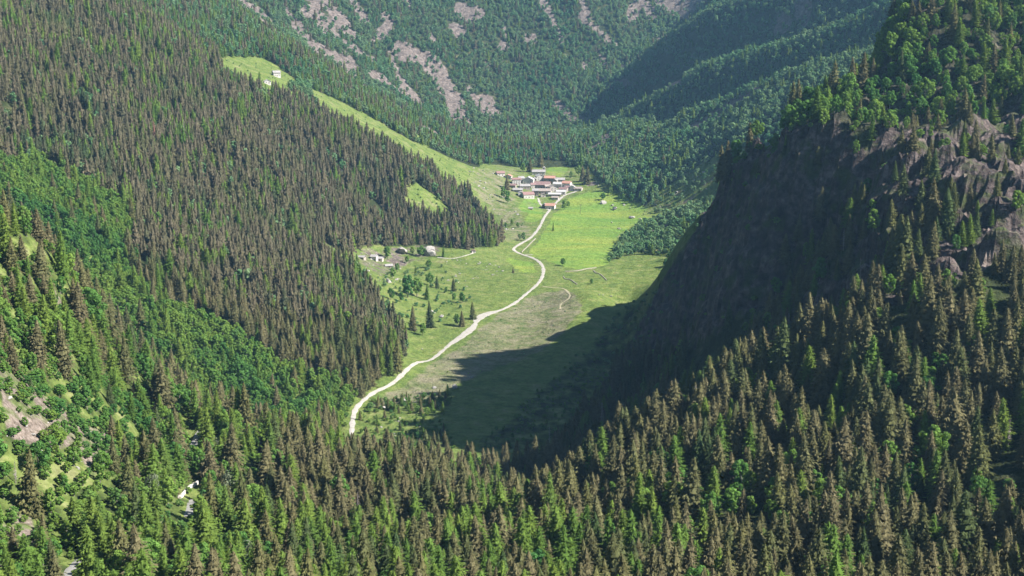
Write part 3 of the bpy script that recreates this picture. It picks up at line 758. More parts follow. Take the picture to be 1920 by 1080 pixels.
# which trees show, and how large: painted far to near into a coarse picture
tpx, tpy, td = project(TX, TY, TZ)
vis = np.ones(NT, bool)
for f in np.linspace(0.30, 0.985, 60):
    zz = CAM_Z + (TZ + TH * 0.8 - CAM_Z) * f
    vis &= ~((height(TX * f, TY * f) > zz) & (TY * f > 200))
buf = np.full((360, 640), -1, np.int32)
hp = TH * FPX / td / 3; wp = np.where(TS == 2, 0.30, 0.19) * TWD * FPX / td / 3
order = np.argsort(-td)
for i in order:
    if not vis[i]: continue
    cx, by, h_, w_ = tpx[i] / 3, tpy[i] / 3, hp[i], wp[i]
    if TS[i] == 2: rows = ((0.15, 1.0, 0.85),)
    else: rows = ((0.0, 0.35, 0.9), (0.35, 0.7, 0.6), (0.7, 1.0, 0.25))
    for a, b, ww in rows:
        y0, y1 = int(round(by - h_ * b)), int(round(by - h_ * a)); x0, x1 = int(round(cx - w_ * ww)), int(round(cx + w_ * ww))
        y0, y1, x0, x1 = max(y0, 0), min(max(y1, y0 + 1), 360), max(x0, 0), min(max(x1, x0 + 1), 640)
        if y1 > y0 and x1 > x0: buf[y0:y1, x0:x1] = i
shown = np.bincount(buf[buf >= 0], minlength=NT)
single = np.zeros(NT, bool)
# ------------------------------------------------------------------ single trees: the ones that show largest
def plant(name, sp, v, loc, h, w, rz, crown=None, trunk=None):
    o = empty(name, loc, rz)
    o.scale = (w, w, h); o.rotation_euler = (0.045 * math.sin(rz * 7), 0.045 * math.cos(rz * 11), rz)
    link('crown', crown or CROWN[sp][v], None, o)
    link('trunk', trunk or TRUNK[sp][v], None, o)
    return o
ORD = ('first', 'second', 'third', 'fourth', 'fifth', 'sixth', 'seventh', 'eighth', 'ninth', 'tenth', 'eleventh', 'twelfth', 'thirteenth', 'fourteenth', 'fifteenth', 'sixteenth', 'seventeenth', 'eighteenth', 'nineteenth', 'twentieth', 'twenty-first', 'twenty-second', 'twenty-third', 'twenty-fourth', 'twenty-fifth')
NUM = ('', 'one', 'two', 'three', 'four', 'five', 'six', 'seven', 'eight', 'nine', 'ten', 'eleven', 'twelve')
HB = ('left edge', 'far left', 'left side', 'left third', 'left of centre', 'centre left', 'centre right', 'right of centre', 'right third', 'right side', 'far right', 'right edge')
VB = ('at top', 'near top', 'upper part', 'above middle', 'below middle', 'lower part', 'near bottom', 'at bottom')
LOOK = (('brown-green spruce', 'brown-green spruces'), ('bright green larch', 'bright green larches'), ('leafy round tree', 'leafy round trees'))
KINDS = ('spruce_tree', 'larch_tree', 'broadleaf_tree')
SINGLES = []
for k, limit in ((0, 280), (1, 280), (2, 262)):
    cand = np.where((TS == k) & (shown >= 3) & (tpx > 5) & (tpx < 1915))[0]
    pick = cand[np.argsort(-shown[cand])][:limit]
    single[pick] = True
    SINGLES += list(pick)
cells = {}
for i in SINGLES:
    my = tpy[i] - 1.5 * hp[i]
    hb, vb = min(11, max(0, int(tpx[i] / 160))), min(7, max(0, int(my / 135)))
    ph = hp[i] * 3
    size = 'tall' if ph > (75, 65, 48)[TS[i]] else ('small' if ph < (45, 40, 26)[TS[i]] else 'middling')
    cells.setdefault((TS[i], TR[i], size, vb, hb), []).append(i)
for (k, rg, size, vb, hb), ids in cells.items():
    ids.sort(key=lambda i: tpx[i])
    n = len(ids)
    for q, i in enumerate(ids):
        where = '%s, %s, %s' % (REGION[rg], VB[vb], HB[hb])
        if n == 1: lab = 'only %s %s here, %s' % (size, LOOK[k][0], where)
        elif q == 0: lab = 'leftmost of %s %s %s, %s' % (NUM[n] if n < 13 else 'many', size, LOOK[k][1], where)
        elif q == n - 1: lab = 'rightmost of %s %s %s, %s' % (NUM[n] if n < 13 else 'many', size, LOOK[k][1], where)
        else: lab = '%s from left of %s %s, %s' % (ORD[q] if q < 25 else 'later', size, LOOK[k][1], where)
        o = plant(KINDS[k], SPC[k], int(TV[i]), (TX[i], TY[i], TZ[i] - 0.2), TH[i], TWD[i], TA[i])
        tag(o, lab, 'tree', '%s of the %s' % (LOOK[k][1], REGION[rg]))

# ------------------------------------------------------------------ the woods behind them, which read as one mass
def instancer(name, ids, meshes, label):
    me = bpy.data.meshes.new(name)
    co = np.stack([TX[ids], TY[ids], TZ[ids] - 0.2], -1).astype(np.float32)
    me.vertices.add(len(ids)); me.vertices.foreach_set('co', co.ravel())
    for nm, typ, val in (('tall', 'FLOAT', TH[ids]), ('wide', 'FLOAT', TWD[ids]), ('lean_x', 'FLOAT', 0.045 * np.sin(TA[ids] * 7)), ('lean_y', 'FLOAT', 0.045 * np.cos(TA[ids] * 11)), ('turn', 'FLOAT', TA[ids]), ('form', 'INT', TV[ids])):
        a = me.attributes.new(nm, typ, 'POINT')
        a.data.foreach_set('value', val.astype(np.int32 if typ == 'INT' else np.float32))
    o = link(name, me)
    tag(o, label, None, kind='stuff')
    ng = bpy.data.node_groups.new(name, 'GeometryNodeTree')
    ng.interface.new_socket('Geometry', in_out='INPUT', socket_type='NodeSocketGeometry')
    ng.interface.new_socket('Geometry', in_out='OUTPUT', socket_type='NodeSocketGeometry')
    N, L = ng.nodes, ng.links
    gi, go = N.new('NodeGroupInput'), N.new('NodeGroupOutput')
    def named(nm, typ):
        n = N.new('GeometryNodeInputNamedAttribute'); n.data_type = typ; n.inputs[0].default_value = nm; return n.outputs[0]
    sc, rt = N.new('ShaderNodeCombineXYZ'), N.new('ShaderNodeCombineXYZ')
    wd, tl = named('wide', 'FLOAT'), named('tall', 'FLOAT')
    L.new(wd, sc.inputs[0]); L.new(wd, sc.inputs[1]); L.new(tl, sc.inputs[2]); L.new(named('lean_x', 'FLOAT'), rt.inputs[0]); L.new(named('lean_y', 'FLOAT'), rt.inputs[1]); L.new(named('turn', 'FLOAT'), rt.inputs[2])
    form = named('form', 'INT'); jn = N.new('GeometryNodeJoinGeometry')
    for v, m_ in enumerate(meshes):
        src = bpy.data.objects.new(name + '_source', m_)
        oi = N.new('GeometryNodeObjectInfo'); oi.inputs[0].default_value = src
        cp = N.new('FunctionNodeCompare'); cp.data_type = 'INT'; cp.operation = 'EQUAL'
        L.new(form, cp.inputs[2]); cp.inputs[3].default_value = v
        ip = N.new('GeometryNodeInstanceOnPoints')
        L.new(gi.outputs[0], ip.inputs['Points']); L.new(cp.outputs[0], ip.inputs['Selection'])
        L.new(oi.outputs['Geometry'], ip.inputs['Instance']); L.new(rt.outputs[0], ip.inputs['Rotation']); L.new(sc.outputs[0], ip.inputs['Scale'])
        L.new(ip.outputs[0], jn.inputs[0])
    L.new(jn.outputs[0], go.inputs[0])
    md = o.modifiers.new('trees', 'NODES'); md.node_group = ng
    return o
rest = ~single
for k, nm in ((0, 'spruce'), (1, 'larch'), (2, 'broadleaf')):
    near = (TY < 1150) | (TR == 3)
    near_ids = np.where(rest & (TS == k) & near)[0]
    if len(near_ids): instancer(nm + '_forest', near_ids, WHOLE[nm], 'mass of %s trees filling the nearer slopes' % nm)
    for rgs, lab in (((2, 4, 3, 9), 'left forest slope and its gully'), ((5,), 'hazy back mountain'), ((6, 7, 8), 'mountainside right of the village')):
        ids = np.where(rest & (TS == k) & ~near & np.isin(TR, rgs))[0]
        if len(ids): instancer(nm + '_forest', ids, FARW[nm], 'far-off mass of %s trees on the %s' % (nm, lab))

# ------------------------------------------------------------------ trees standing singly on the valley floor, and dead ones
FLOOR_TREES = [ # column, row of the foot, height in pixels, kind, label
 (773,619,48,0,'brown spruce standing left of the pair on the lower meadow'),
 (807,614,53,0,'tall green spruce beside a bare patch on the lower meadow'),
 (793,629,26,2,'small round tree at the foot of the tall green spruce'),
 (857,610,24,2,'left tree of the three by the road lay-by'),
 (866,612,31,0,'middle tree of the three by the road lay-by, with long shadow'),
 (887,599,35,0,'tallest and rightmost tree of the three by the road lay-by'),
 (689,534,33,0,'brown spruce below the hamlet at the forest edge'),
 (675,528,18,2,'round dark tree left of the brown spruce below the hamlet'),
 (733,562,24,2,'round bush-like tree under the big clump below the hamlet'),
 (765,558,46,2,'biggest tree of the clump below the hamlet'),
 (782,556,38,2,'tree right of the biggest in the clump below the hamlet'),
 (752,566,20,2,'low tree at the left foot of the hamlet clump'),
 (800,562,30,1,'narrow tree at the right end of the hamlet clump'),
 (806,535,26,2,'pale tree above the hamlet clump on the right'),
 (820,541,24,0,'small spruce above the hamlet clump'),
 (836,550,13,2,'little round tree right of the hamlet clump'),
 (850,546,26,0,'spruce standing alone between clump and green slope'),
 (851,565,17,2,'left of two dark round trees on the green slope'),
 (867,568,22,2,'right of two dark round trees on the green slope'),
 (804,503,17,2,'round tree below the big boulder of the hamlet'),
 (763,494,15,2,'small round tree in front of the square boulder'),
 (736,523,22,2,'tree beside the round boulder below the hamlet'),
 (745,510,18,2,'tree just below the ruined hut of the hamlet'),
 (779,512,15,1,'small pointed tree in the middle of the hamlet meadow'),
 (727,486,26,2,'leafy tree right of the hamlet house'),
 (773,478,16,2,'pale bush between the two big hamlet boulders'),
 (789,481,22,2,'tree against the left side of the big slanted boulder'),
 (831,483,22,1,'pointed tree right of the big slanted boulder'),
 (712,548,14,2,'small tree on the slope left of the hamlet clump'),
 (962,512,11,0,'tiny conifer alone on the meadow left of the road bend'),
 (982,452,18,2,'tree with dark shadow just above the road hairpin'),
 (974,450,12,2,'small tree beside the one above the road hairpin'),
 (1037,433,16,1,'slim tree between the road and the bright meadow'),
 (1055,498,15,2,'slim tree alone at the near edge of the bright meadow'),
 (1109,534,12,2,'small tree inside the walled plot below the meadow'),
 (1057,394,20,2,'dark leafy tree beside the isolated house'),
 (1065,389,13,2,'bush right of the dark tree by the isolated house'),
 (1131,375,14,2,'bright round bush behind the meadow boulders'),
 (1145,366,17,2,'tree behind the bright bush at the meadow head'),
 (1168,376,14,2,'first tree at the far right corner of the meadow'),
 (1184,380,16,2,'last tree at the far right corner of the meadow'),
 (951,382,26,2,'tree in the gully left of the village, nearer one'),
 (944,372,24,2,'tree in the gully left of the village, upper one'),
 (950,355,27,0,'dark conifer left of the first village houses'),
 (981,323,18,2,'round dark tree behind the white village house'),
 (993,323,30,0,'brown spruce behind the village, left of the tower'),
 (1014,314,32,0,'dark spruce right behind the church tower'),
 (1070,336,16,2,'bright tree at the right end of the village field'),
 (1092,340,30,0,'dark spruce at the right end of the village'),
 (1100,345,34,0,'brown-topped spruce right of the village'),
 (1085,330,22,2,'leafy tree behind the dark spruces right of the village'),
 (960,424,14,2,'tree left of the meadow above the road'),
 (970,427,11,2,'dark bush beside the tree left of the upper road'),
 (948,428,12,2,'round bush at the foot of the green spur'),
]
for px_, py_, hpx, k, lab in FLOOR_TREES:
    p = lift(px_, py_, 900, 2420)
    h = hpx * p.y * 1.02 / FPX
    w = h * (1.0 if k < 2 else random.uniform(0.95, 1.15))
    o = plant(KINDS[k], SPC[k], random.randrange(NV), (p.x, p.y, p.z - 0.15), h, w * (1.25 if k == 0 and hpx < 40 else 1.0), random.uniform(0, 6.28))
    tag(o, lab, 'tree', 'trees standing singly on the valley floor')
DEAD = [(1303,790,72,'dead_wood','tall bleached dead tree in the right front wood'),(672,985,70,'dead_wood','grey dead spruce inside the central front wood'),
 (1128,838,88,'dead_wood','bare pinkish dead spruce at the front wood edge, by the dark shade'),(1030,838,44,'dead_wood','small bare dead tree at the wood edge left of centre shade'),
 (842,1055,90,'dead_wood','grey skeleton tree near the bottom, left of centre'),(1612,528,40,'dead_wood','short pale dead tree below the rocky ridge'),
 (1581,470,42,'dead_wood','pinkish bare spruce among the ridge conifers'),(1812,1080,68,'dead_wood','reddish bare tree at the bottom right'),
 (30,908,46,'dead_wood','pale dead snag on the left slope scree'),(290,268,40,'rust_needles','rust-red dying tree high in the left forest'),
 (346,268,42,'dead_wood','grey bare tree right of the rust-red one'),(547,238,40,'dead_wood','pale bare tree below the upper meadow huts'),
 (1890,840,60,'dead_wood','thin bare tree at the far right of the front wood'),(1478,625,45,'dead_wood','bare tree sticking up from the dark cliff foot')]
SNAG = [snag(v) for v in range(3)]
SNAGM = {m_: [s.mesh('trunk', m_) for s in SNAG] for m_ in ('dead_wood', 'rust_needles')}
THIN = [conifer(300 + v, 18, 5, 2, 0.11, 0.6, 0.8, 0.8, 0.25, 0.3, 0.05).mesh('bare_twigs', 'dead_wood') for v in range(2)]
THINR = [conifer(310 + v, 18, 7, 3, 0.15, 0.6, 0.8, 0.8, 0.12, 0.4).mesh('dry_needles', 'rust_needles') for v in range(2)]
for q, (px_, py_, hpx, mt, lab) in enumerate(DEAD):
    p = lift(px_, py_)
    h = hpx * p.y * 1.02 / FPX
    o = empty('dead_tree', (p.x, p.y, p.z - 0.2), q * 1.3); o.scale = (h, h, h)
    link('trunk', SNAGM[mt][q % 3], None, o)
    if mt == 'rust_needles' or q % 2 == 0: link('branches', (THINR if mt == 'rust_needles' else THIN)[q % 2], None, o)
    tag(o, lab, 'dead tree')
for q, (px_, py_, hpx, lab) in enumerate(((285,925,44,'silvery pale bush left of the white wall'),(425,935,60,'grey-green willow right of the white wall'),(470,1060,52,'pale silvery bush at the bottom, left of centre'),
     (1480,560,26,'pale bush under the ridge conifers'),(845,1075,30,'small pale bush at the bottom edge'),(400,850,36,'pale bush beside the upper bit of lane'))):
    p = lift(px_, py_)
    h = hpx * p.y * 1.02 / FPX
    o = plant('willow_bush', 'broadleaf', 0, (p.x, p.y, p.z - 0.2), h, h * 1.1, q * 1.9, crown=PALE[q % 2])
    tag(o, lab, 'bush')
# ------------------------------------------------------------------ houses
def roof_prism(mb, w, d, h, rise, over, th, gable):
    """two sloping slabs meeting at the ridge; the ridge runs along x, or along y for a gable front"""
    a, b = (w, d) if gable == 's' else (d, w)      # a: along ridge, b: across
    ha, hb_ = a / 2 + over, b / 2 + over
    drop = rise * over / (b / 2)
    for sd in (-1, 1):
        prof = [(0, h + rise), (sd * hb_, h - drop), (sd * hb_, h - drop + th), (0, h + rise + th)]
        vs_ = []
        for e in (-ha, ha):
            for (u, z) in prof: vs_.append((e, u, z) if gable == 's' else (u, e, z))
        fs_ = [(0, 1, 2, 3), (4, 7, 6, 5), (0, 4, 5, 1), (1, 5, 6, 2), (2, 6, 7, 3), (3, 7, 4, 0)]
        mb.add(vs_, fs_)
def house(name, label, px_, py_, w, d, h, rise, gable, rz, roof, wall, wins=(2, 1), chim=True, cat='house', group=None, ymin=900, ymax=2450, door=True, over=0.6, balcony=False, tower=False, sink=2.5):
    p = lift(px_, py_, ymin, ymax)
    o = empty(name, p, R(rz))
    mb = MB()
    if gable == 's':
        prof = [(-d / 2, -sink), (d / 2, -sink), (d / 2, h), (0, h + rise), (-d / 2, h)]
        vs_ = [(e, u, z) for e in (-w / 2, w / 2) for (u, z) in prof]
    else:
        prof = [(-w / 2, -sink), (w / 2, -sink), (w / 2, h), (0, h + rise), (-w / 2, h)]
        vs_ = [(u, e, z) for e in (-d / 2, d / 2) for (u, z) in prof]
    mb.add(vs_, [(0, 1, 2, 3, 4), (5, 9, 8, 7, 6), (0, 5, 6, 1), (1, 6, 7, 2), (2, 7, 8, 3), (3, 8, 9, 4), (4, 9, 5, 0)])
    # the two upper slopes are covered by the roof, set clear of them
    wo = link('wall', mb.mesh('wall', wall), None, o)
    rb = MB(); roof_prism(rb, w, d, h + 0.05, rise, over, 0.28, gable)
    ro = link('roof', rb.mesh('roof', roof), None, o)
    if chim:
        cb = MB(); cb.box(w * 0.22 - 0.4, w * 0.22 + 0.4, -0.4 + d * 0.12, 0.4 + d * 0.12, h + rise * 0.4, h + rise + 1.2)
        cb.box(w * 0.22 - 0.55, w * 0.22 + 0.55, -0.55 + d * 0.12, 0.55 + d * 0.12, h + rise + 1.2, h + rise + 1.4)
        link('chimney', cb.mesh('chimney', 'stone_wall'), None, ro)
    nx, nf = wins
    for f in range(nf):
        zc = 1.7 + f * 2.6
        if zc + 0.7 > h and f: break
        for i in range(nx):
            xc = (i + 0.5) / nx * w * 0.86 - w * 0.43
            if door and f == 0 and i == nx // 2: continue
            wb = MB(); wb.box(xc - 0.5, xc + 0.5, -d / 2 - 0.05, -d / 2 + 0.05, zc - 0.65, zc + 0.65)
            wn_ = link('window', wb.mesh('window', 'dark_window'), None, o)
            sb = MB(); sb.box(xc - 0.62, xc + 0.62, -d / 2 - 0.16, -d / 2 + 0.02, zc - 0.80, zc - 0.66)
            link('sill', sb.mesh('sill', 'pale_wall'), None, wn_)
        wb = MB(); wb.box(w / 2 - 0.05, w / 2 + 0.05, -0.5, 0.5, zc - 0.65, zc + 0.65)
        link('window', wb.mesh('window', 'dark_window'), None, o)
    if door:
        xc = (nx // 2 + 0.5) / nx * w * 0.86 - w * 0.43 if nx else 0
        db = MB(); db.box(xc - 0.55, xc + 0.55, -d / 2 - 0.06, -d / 2 + 0.04, -0.2, 2.05)
        link('door', db.mesh('door', 'timber'), None, o)
    if balcony:
        bb = MB(); z0 = h - 2.4
        bb.box(-w / 2, w / 2, -d / 2 - 1.2, -d / 2 - 0.01, z0 - 0.15, z0)
        for k in range(int(w / 0.7)):
            x0 = -w / 2 + 0.35 + k * 0.7
            bb.box(x0 - 0.06, x0 + 0.06, -d / 2 - 1.18, -d / 2 - 1.08, z0, z0 + 1.0)
        bb.box(-w / 2, w / 2, -d / 2 - 1.2, -d / 2 - 1.06, z0 + 1.0, z0 + 1.12)
        link('balcony', bb.mesh('balcony', 'timber'), None, o)
    tag(o, label, cat, group)
    return o
VG = 'houses of the valley village'
for a in (
 ('small red-roofed house highest on the left of the village', 938,329, 11,9,3.6,2.2,'s',15,'red_roof','plaster',(2,1)),
 ('house with faded pink roof behind the conifer left of the village', 953,335, 10,9,3.6,2.0,'f',-10,'orange_roof','plaster',(2,1)),
 ('tall white house with red roof at the village left', 968,346, 12,9,7.2,1.8,'s',8,'red_roof','plaster',(3,2)),
 ('big white gabled house with pale roof, left of village centre', 991,346, 15,13,7.2,3.4,'f',-8,'pale_roof','plaster',(3,2)),
 ('white gabled house with pale roof below the church', 1012,338, 11,11,6.0,2.6,'f',10,'pale_roof','plaster',(2,2)),
 ('stone house with orange roof right of the church', 1031,340, 15,10,5.0,2.6,'s',-10,'orange_roof','stone_wall',(3,1)),
 ('broad house with big maroon slate roof in the village middle', 1017,353, 22,13,5.0,3.8,'s',-12,'maroon_roof','stone_wall',(5,1)),
 ('low slate-roofed house under the big white gable', 984,354, 14,9,3.8,2.2,'s',6,'slate_roof','stone_wall',(3,1)),
 ('low slate-roofed barn at the left front of the village', 971,360, 13,8,3.2,2.0,'s',-6,'slate_roof','stone_wall',(2,1)),
 ('white house with bright red roof at the village front', 990,371, 15,10,4.8,2.8,'s',18,'red_roof','plaster',(3,1)),
 ('little white house left of the red-roofed front house', 976,367, 6.5,7,4.0,1.6,'f',5,'pale_roof','plaster',(1,1)),
 ('dark stone house with timber gallery in the village front row', 1004,366, 9,9,6.6,2.2,'s',0,'slate_roof','stone_wall',(3,2)),
 ('long stone house with weathered slab roof, front centre', 1021,363, 18,10,3.8,2.6,'s',-8,'brown_roof','pale_wall',(4,1)),
 ('tiny stone house with gable at the foot of the village', 1018,369, 6.5,6,3.0,1.5,'f',8,'brown_roof','pale_wall',(1,1)),
 ('long low building with whitish roof at the village foot', 1040,368, 17,7,2.8,1.6,'s',-4,'pale_roof','stone_wall',(4,1)),
 ('grey shed below the whitish long roof', 1041,374, 9,6,2.4,1.4,'s',-12,'brown_roof','pale_wall',(2,1)),
 ('grey gabled house with shaded left wall, right of centre', 1036,358, 10,11,5.8,2.4,'f',14,'brown_roof','pale_wall',(2,2)),
 ('white house with pale roof in the right half of the village', 1046,351, 12,9,4.8,2.2,'s',-14,'pale_roof','plaster',(3,1)),
 ('white house with orange roof at the village right', 1063,350, 12,9,5.0,2.4,'s',-24,'orange_roof','plaster',(3,1)),
 ('grey slate house at the upper right of the village', 1050,342, 13,9,4.0,2.2,'s',0,'slate_roof','stone_wall',(3,1)),
 ('barn with brown slate roof turned to the road', 1057,359, 12,8,3.4,2.0,'s',-30,'maroon_roof','stone_wall',(2,1)),
 ('white-walled low house above the road at the village right', 1052,364, 13,8,3.6,2.0,'s',-8,'pale_roof','plaster',(3,1)),
 ('narrow pale house at the right end of the village', 1073,357, 7,8,5.0,1.8,'f',-6,'pale_roof','plaster',(2,1)),
 ('small stone house squeezed behind the tall red-roofed one', 977,340, 8,7,4.5,2.0,'s',20,'slate_roof','stone_wall',(2,1)),
 ('small grey house between the two pale gables', 1001,342, 7,8,5.0,2.0,'f',-4,'slate_roof','stone_wall',(1,1)),
 ('brown-roofed cottage left of the maroon roof', 1000,352, 8,7,4.4,2.0,'s',16,'maroon_roof','pale_wall',(2,1)),
 ('grey cottage right of the orange-roofed stone house', 1040,344, 8,8,4.5,2.0,'f',-14,'slate_roof','stone_wall',(2,1)),
 ('brownish barn under the orange-roofed house on the right', 1066,356, 9,7,3.6,1.9,'s',-20,'maroon_roof','stone_wall',(2,1)),
 ('stone cottage in the gap above the long weathered roof', 1027,356, 8,7,5.0,2.0,'s',10,'brown_roof','pale_wall',(2,1)),
 ('little brown house at the left foot of the village', 962,352, 8,7,3.4,1.8,'s',-14,'maroon_roof','stone_wall',(1,1)),
 ('last low house on the village right, by the road', 1084,357, 11,7,3.0,1.8,'s',-16,'brown_roof','pale_wall',(2,1)),
):
    house('village_house', a[0], a[1], a[2], a[3] * 1.12, a[4] * 1.1, a[5] * 1.1, a[6] * 1.2, *a[7:11], wins=a[11], group=VG, balcony='gallery' in a[0])
house('village_house', 'isolated white house with orange roof beside the road below the village', 1032,391, 14,10,4.6,3.0,'s',-14,'orange_roof','plaster',(3,2), group=VG)
house('barn', 'dark slate-roofed barn on the left of the isolated house', 1021,390, 7,9,4.2,2.2,'f',-6,'slate_roof','timber',(1,1), chim=False, cat='barn')
house('stone_shed', 'small grey stone shed on the grass left of the road', 995,393, 6,5,2.2,1.3,'s',-4,'slate_roof','stone_wall',(1,1), chim=False, cat='shed')
ch = house('church', 'grey slate-roofed village church with a small bell tower', 1010,328, 21,9,5.2,3.0,'s',-2,'slate_roof','pale_wall',(4,1), chim=False, cat='church')
tb = MB(); tb.box(6.4, 10.6, 2.6, 6.8, -2, 11.5); link('tower', tb.mesh('tower', 'pale_wall'), None, ch)
t_o = ch.children[-1]
for z0 in (8.2,):
    ob = MB(); ob.box(7.7, 9.3, 2.53, 2.68, z0, z0 + 2.4); link('belfry_opening', ob.mesh('belfry_opening', 'dark_window'), None, t_o)
cb = MB(); cb.add([(6.1,2.3,11.5),(10.9,2.3,11.5),(10.9,7.1,11.5),(6.1,7.1,11.5),(8.5,4.7,13.8)], [(0,1,4),(1,2,4),(2,3,4),(3,0,4),(0,3,2,1)])
link('tower_roof', cb.mesh('tower_roof', 'slate_roof'), None, t_o)
house('farmhouse', 'white-walled house with slate roof in the boulder hamlet', 702,488, 6.6,8,4.4,1.8,'s',-10,'slate_roof','plaster',(2,1), ymin=1250, ymax=1800)
house('barn', 'lower stone barn joined to the right of the hamlet house', 713,489, 6.2,7,2.8,1.5,'s',-10,'slate_roof','pale_wall',(1,1), chim=False, cat='barn', ymin=1250, ymax=1800)
house('stone_hut', 'ruined stone hut with slab roof below the hamlet house', 729,501, 8,6,1.8,1.6,'s',12,'slate_roof','stone_wall',(1,1), chim=False, cat='hut', ymin=1250, ymax=1800)
house('stone_hut', 'grey stone hut left of the hamlet house', 678,485, 8,6,2.0,1.4,'s',-20,'slate_roof','stone_wall',(1,1), chim=False, cat='hut', ymin=1250, ymax=1800)
house('stone_shed', 'tiny reddish shed at the end of the hamlet footpath', 888,474, 4.5,4,2.2,1.1,'f',10,'maroon_roof','plaster',(1,1), chim=False, cat='shed', ymin=1350, ymax=1950)
house('mountain_hut', 'larger hut with dark slate roof on the high meadow', 518,143, 10,10,5.0,2.6,'s',24,'slate_roof','plaster',(3,2), cat='hut', ymin=1750, ymax=2350)
house('mountain_hut', 'smaller pale-roofed hut at the lower edge of the high meadow', 501,157, 9,8,3.0,2.2,'f',20,'pale_roof','plaster',(2,1), chim=False, cat='hut', ymin=1700, ymax=2350)

# ------------------------------------------------------------------ boulders and walls of stone
def boulder_mesh(seed, flat_=0.75):
    rd = random.Random(seed); b = MB()
    n, rows_ = 10, 6
    ang = [(Vector((rd.gauss(0, 1), rd.gauss(0, 1), rd.gauss(0, 0.8))).normalized(), rd.uniform(0.42, 0.82)) for _ in range(12)]
    vs_ = []
    for i in range(rows_ + 1):
        th = math.pi * i / rows_
        for j in range(n):
            ph = 2 * math.pi * (j + 0.5 * (i % 2)) / n
            d = Vector((math.sin(th) * math.cos(ph), math.sin(th) * math.sin(ph), math.cos(th)))
            r = 1.0 + rd.uniform(-0.06, 0.06)
            for a_, c_ in ang:                      # flat broken faces
                t = d.dot(a_)
                if t > 0.05: r = min(r, c_ / t)
            vs_.append((d.x * r, d.y * r, d.z * r * flat_))
    fs_ = [(i * n + j, (i + 1) * n + j, (i + 1) * n + (j + 1) % n, i * n + (j + 1) % n) for i in range(rows_) for j in range(n)]
    b.add(vs_, fs_); return b.mesh('boulder', 'boulder')
BM = [boulder_mesh(40 + v) for v in range(6)]
NB = [0]
def boulder(p, sx, sy, sz, label, group=None, tilt=0.0):
    v = NB[0] % 6; NB[0] += 1
    o = link('boulder', BM[v]); o.location = p; o.scale = (sx, sy, sz); o.rotation_euler = (tilt, tilt * 0.5, NB[0] * 1.37)
    tag(o, label, 'boulder', group)
for px_, py_, wpx, hpx, lab in ((755,474,24,17,'big square boulder above the hamlet meadow'),(808,478,26,24,'big slanted boulder above the hamlet meadow'),(728,530,11,13,'round pale boulder below the hamlet'),
    (664,495,14,8,'flat grey boulder at the forest edge by the hamlet'),(1130,382,15,9,'dark-sided boulder under the bright bush on the meadow'),(1152,394,13,9,'white boulder on the bright meadow, largest of its pair'),
    (1148,386,6,4,'small white boulder behind the large one on the meadow'),(1183,409,15,6,'flat group-sized boulder on the meadow right side'),(1200,411,7,3,'low boulder at the right corner of the meadow'),
    (1147,418,4,3,'little dark stone in the middle of the meadow'),(1160,430,9,4,'low pale stone near the birch grove'),(852,729,12,12,'upright grey boulder at the edge of the big shadow'),
    (815,728,10,4,'long low stone left of the upright boulder'),(884,709,8,4,'flat stone in the grass near the shadow edge'),(757,752,16,8,'brown slab among young trees by the lower road'),
    (1123,554,4,3,'left of three white stones at the shadow edge'),(1131,554,4,3,'middle of three white stones at the shadow edge'),(1146,557,5,3,'right of three white stones at the shadow edge'),
    (720,765,8,5,'grey stone beside the lower road'),(792,655,4,2,'white stone on the meadow left of the road'),(810,587,12,9,'bare rock knob under the spruce on the lower meadow'),(828,595,14,5,'pale rock patch right of the tall green spruce'),
    (1170,385,6,4,'pale stone under the far meadow trees'),(1181,391,5,3,'white stone at the far right meadow edge'),(690,455,12,7,'boulder hidden in trees above the hamlet house')):
    p = lift(px_, py_, 900, 2300)
    k = p.y / FPX
    boulder(p + Vector((0, 0, hpx * k * 0.2)), wpx * k * 0.72, wpx * k * 0.5, hpx * k * 0.8, lab, tilt=0.15)
def strew(n, poly, y0, y1, smin, smax, what, where, group, seed):
    rd = random.Random(seed); xs = [q[0] for q in poly]; ys = [q[1] for q in poly]; got = []
    while len(got) < n:
        a_, b_ = rd.uniform(min(xs), max(xs)), rd.uniform(min(ys), max(ys))
        if not poly_mask(np.array([a_]), np.array([b_]), poly)[0]: continue
        p = lift(a_, b_, y0, y1); s = smin + (smax - smin) * rd.random() ** 2.5
        if len(ROAD_PTS) and np.min((ROAD_PTS[:, 0] - p.x) ** 2 + (ROAD_PTS[:, 1] - p.y) ** 2) < (4 + s) ** 2: continue
        got.append((b_, a_, p, s))
    got.sort(key=lambda q: q[0])
    bands = max(1, -(-n // 16))
    names = {1: ('',), 2: ('upper ', 'lower '), 3: ('upper ', 'middle ', 'lower '), 4: ('topmost ', 'upper ', 'lower ', 'bottom ')}[bands]
    for k in range(bands):                     # bands from the farthest down, each read from the left
        row = sorted(got[k * n // bands:(k + 1) * n // bands], key=lambda q: q[1])
        for i, (b_, a_, p, s) in enumerate(row):
            boulder(p, s * rd.uniform(0.8, 1.5), s, s * rd.uniform(0.6, 1.0), '%s from left among the %s%s %s' % (ORD[i], names[k], what, where), group, rd.uniform(-0.3, 0.3))
strew(58, [(835,490),(900,482),(950,500),(940,520),(880,545),(840,530)], 1200, 1800, 0.6, 2.4, 'small grey rocks', 'on the hamlet meadow', 'rocks on the hamlet meadow', 1)
strew(30, [(672,470),(740,485),(760,520),(720,545),(690,520)], 1200, 1800, 0.8, 3.2, 'grey rocks', 'between the hamlet huts', 'rocks around the hamlet', 2)
strew(60, [(870,310),(930,325),(965,375),(985,420),(950,440),(930,400),(890,345)], 1750, 2250, 0.9, 3.6, 'pale rocks', 'left of the village', 'rocks on the green spur', 3)
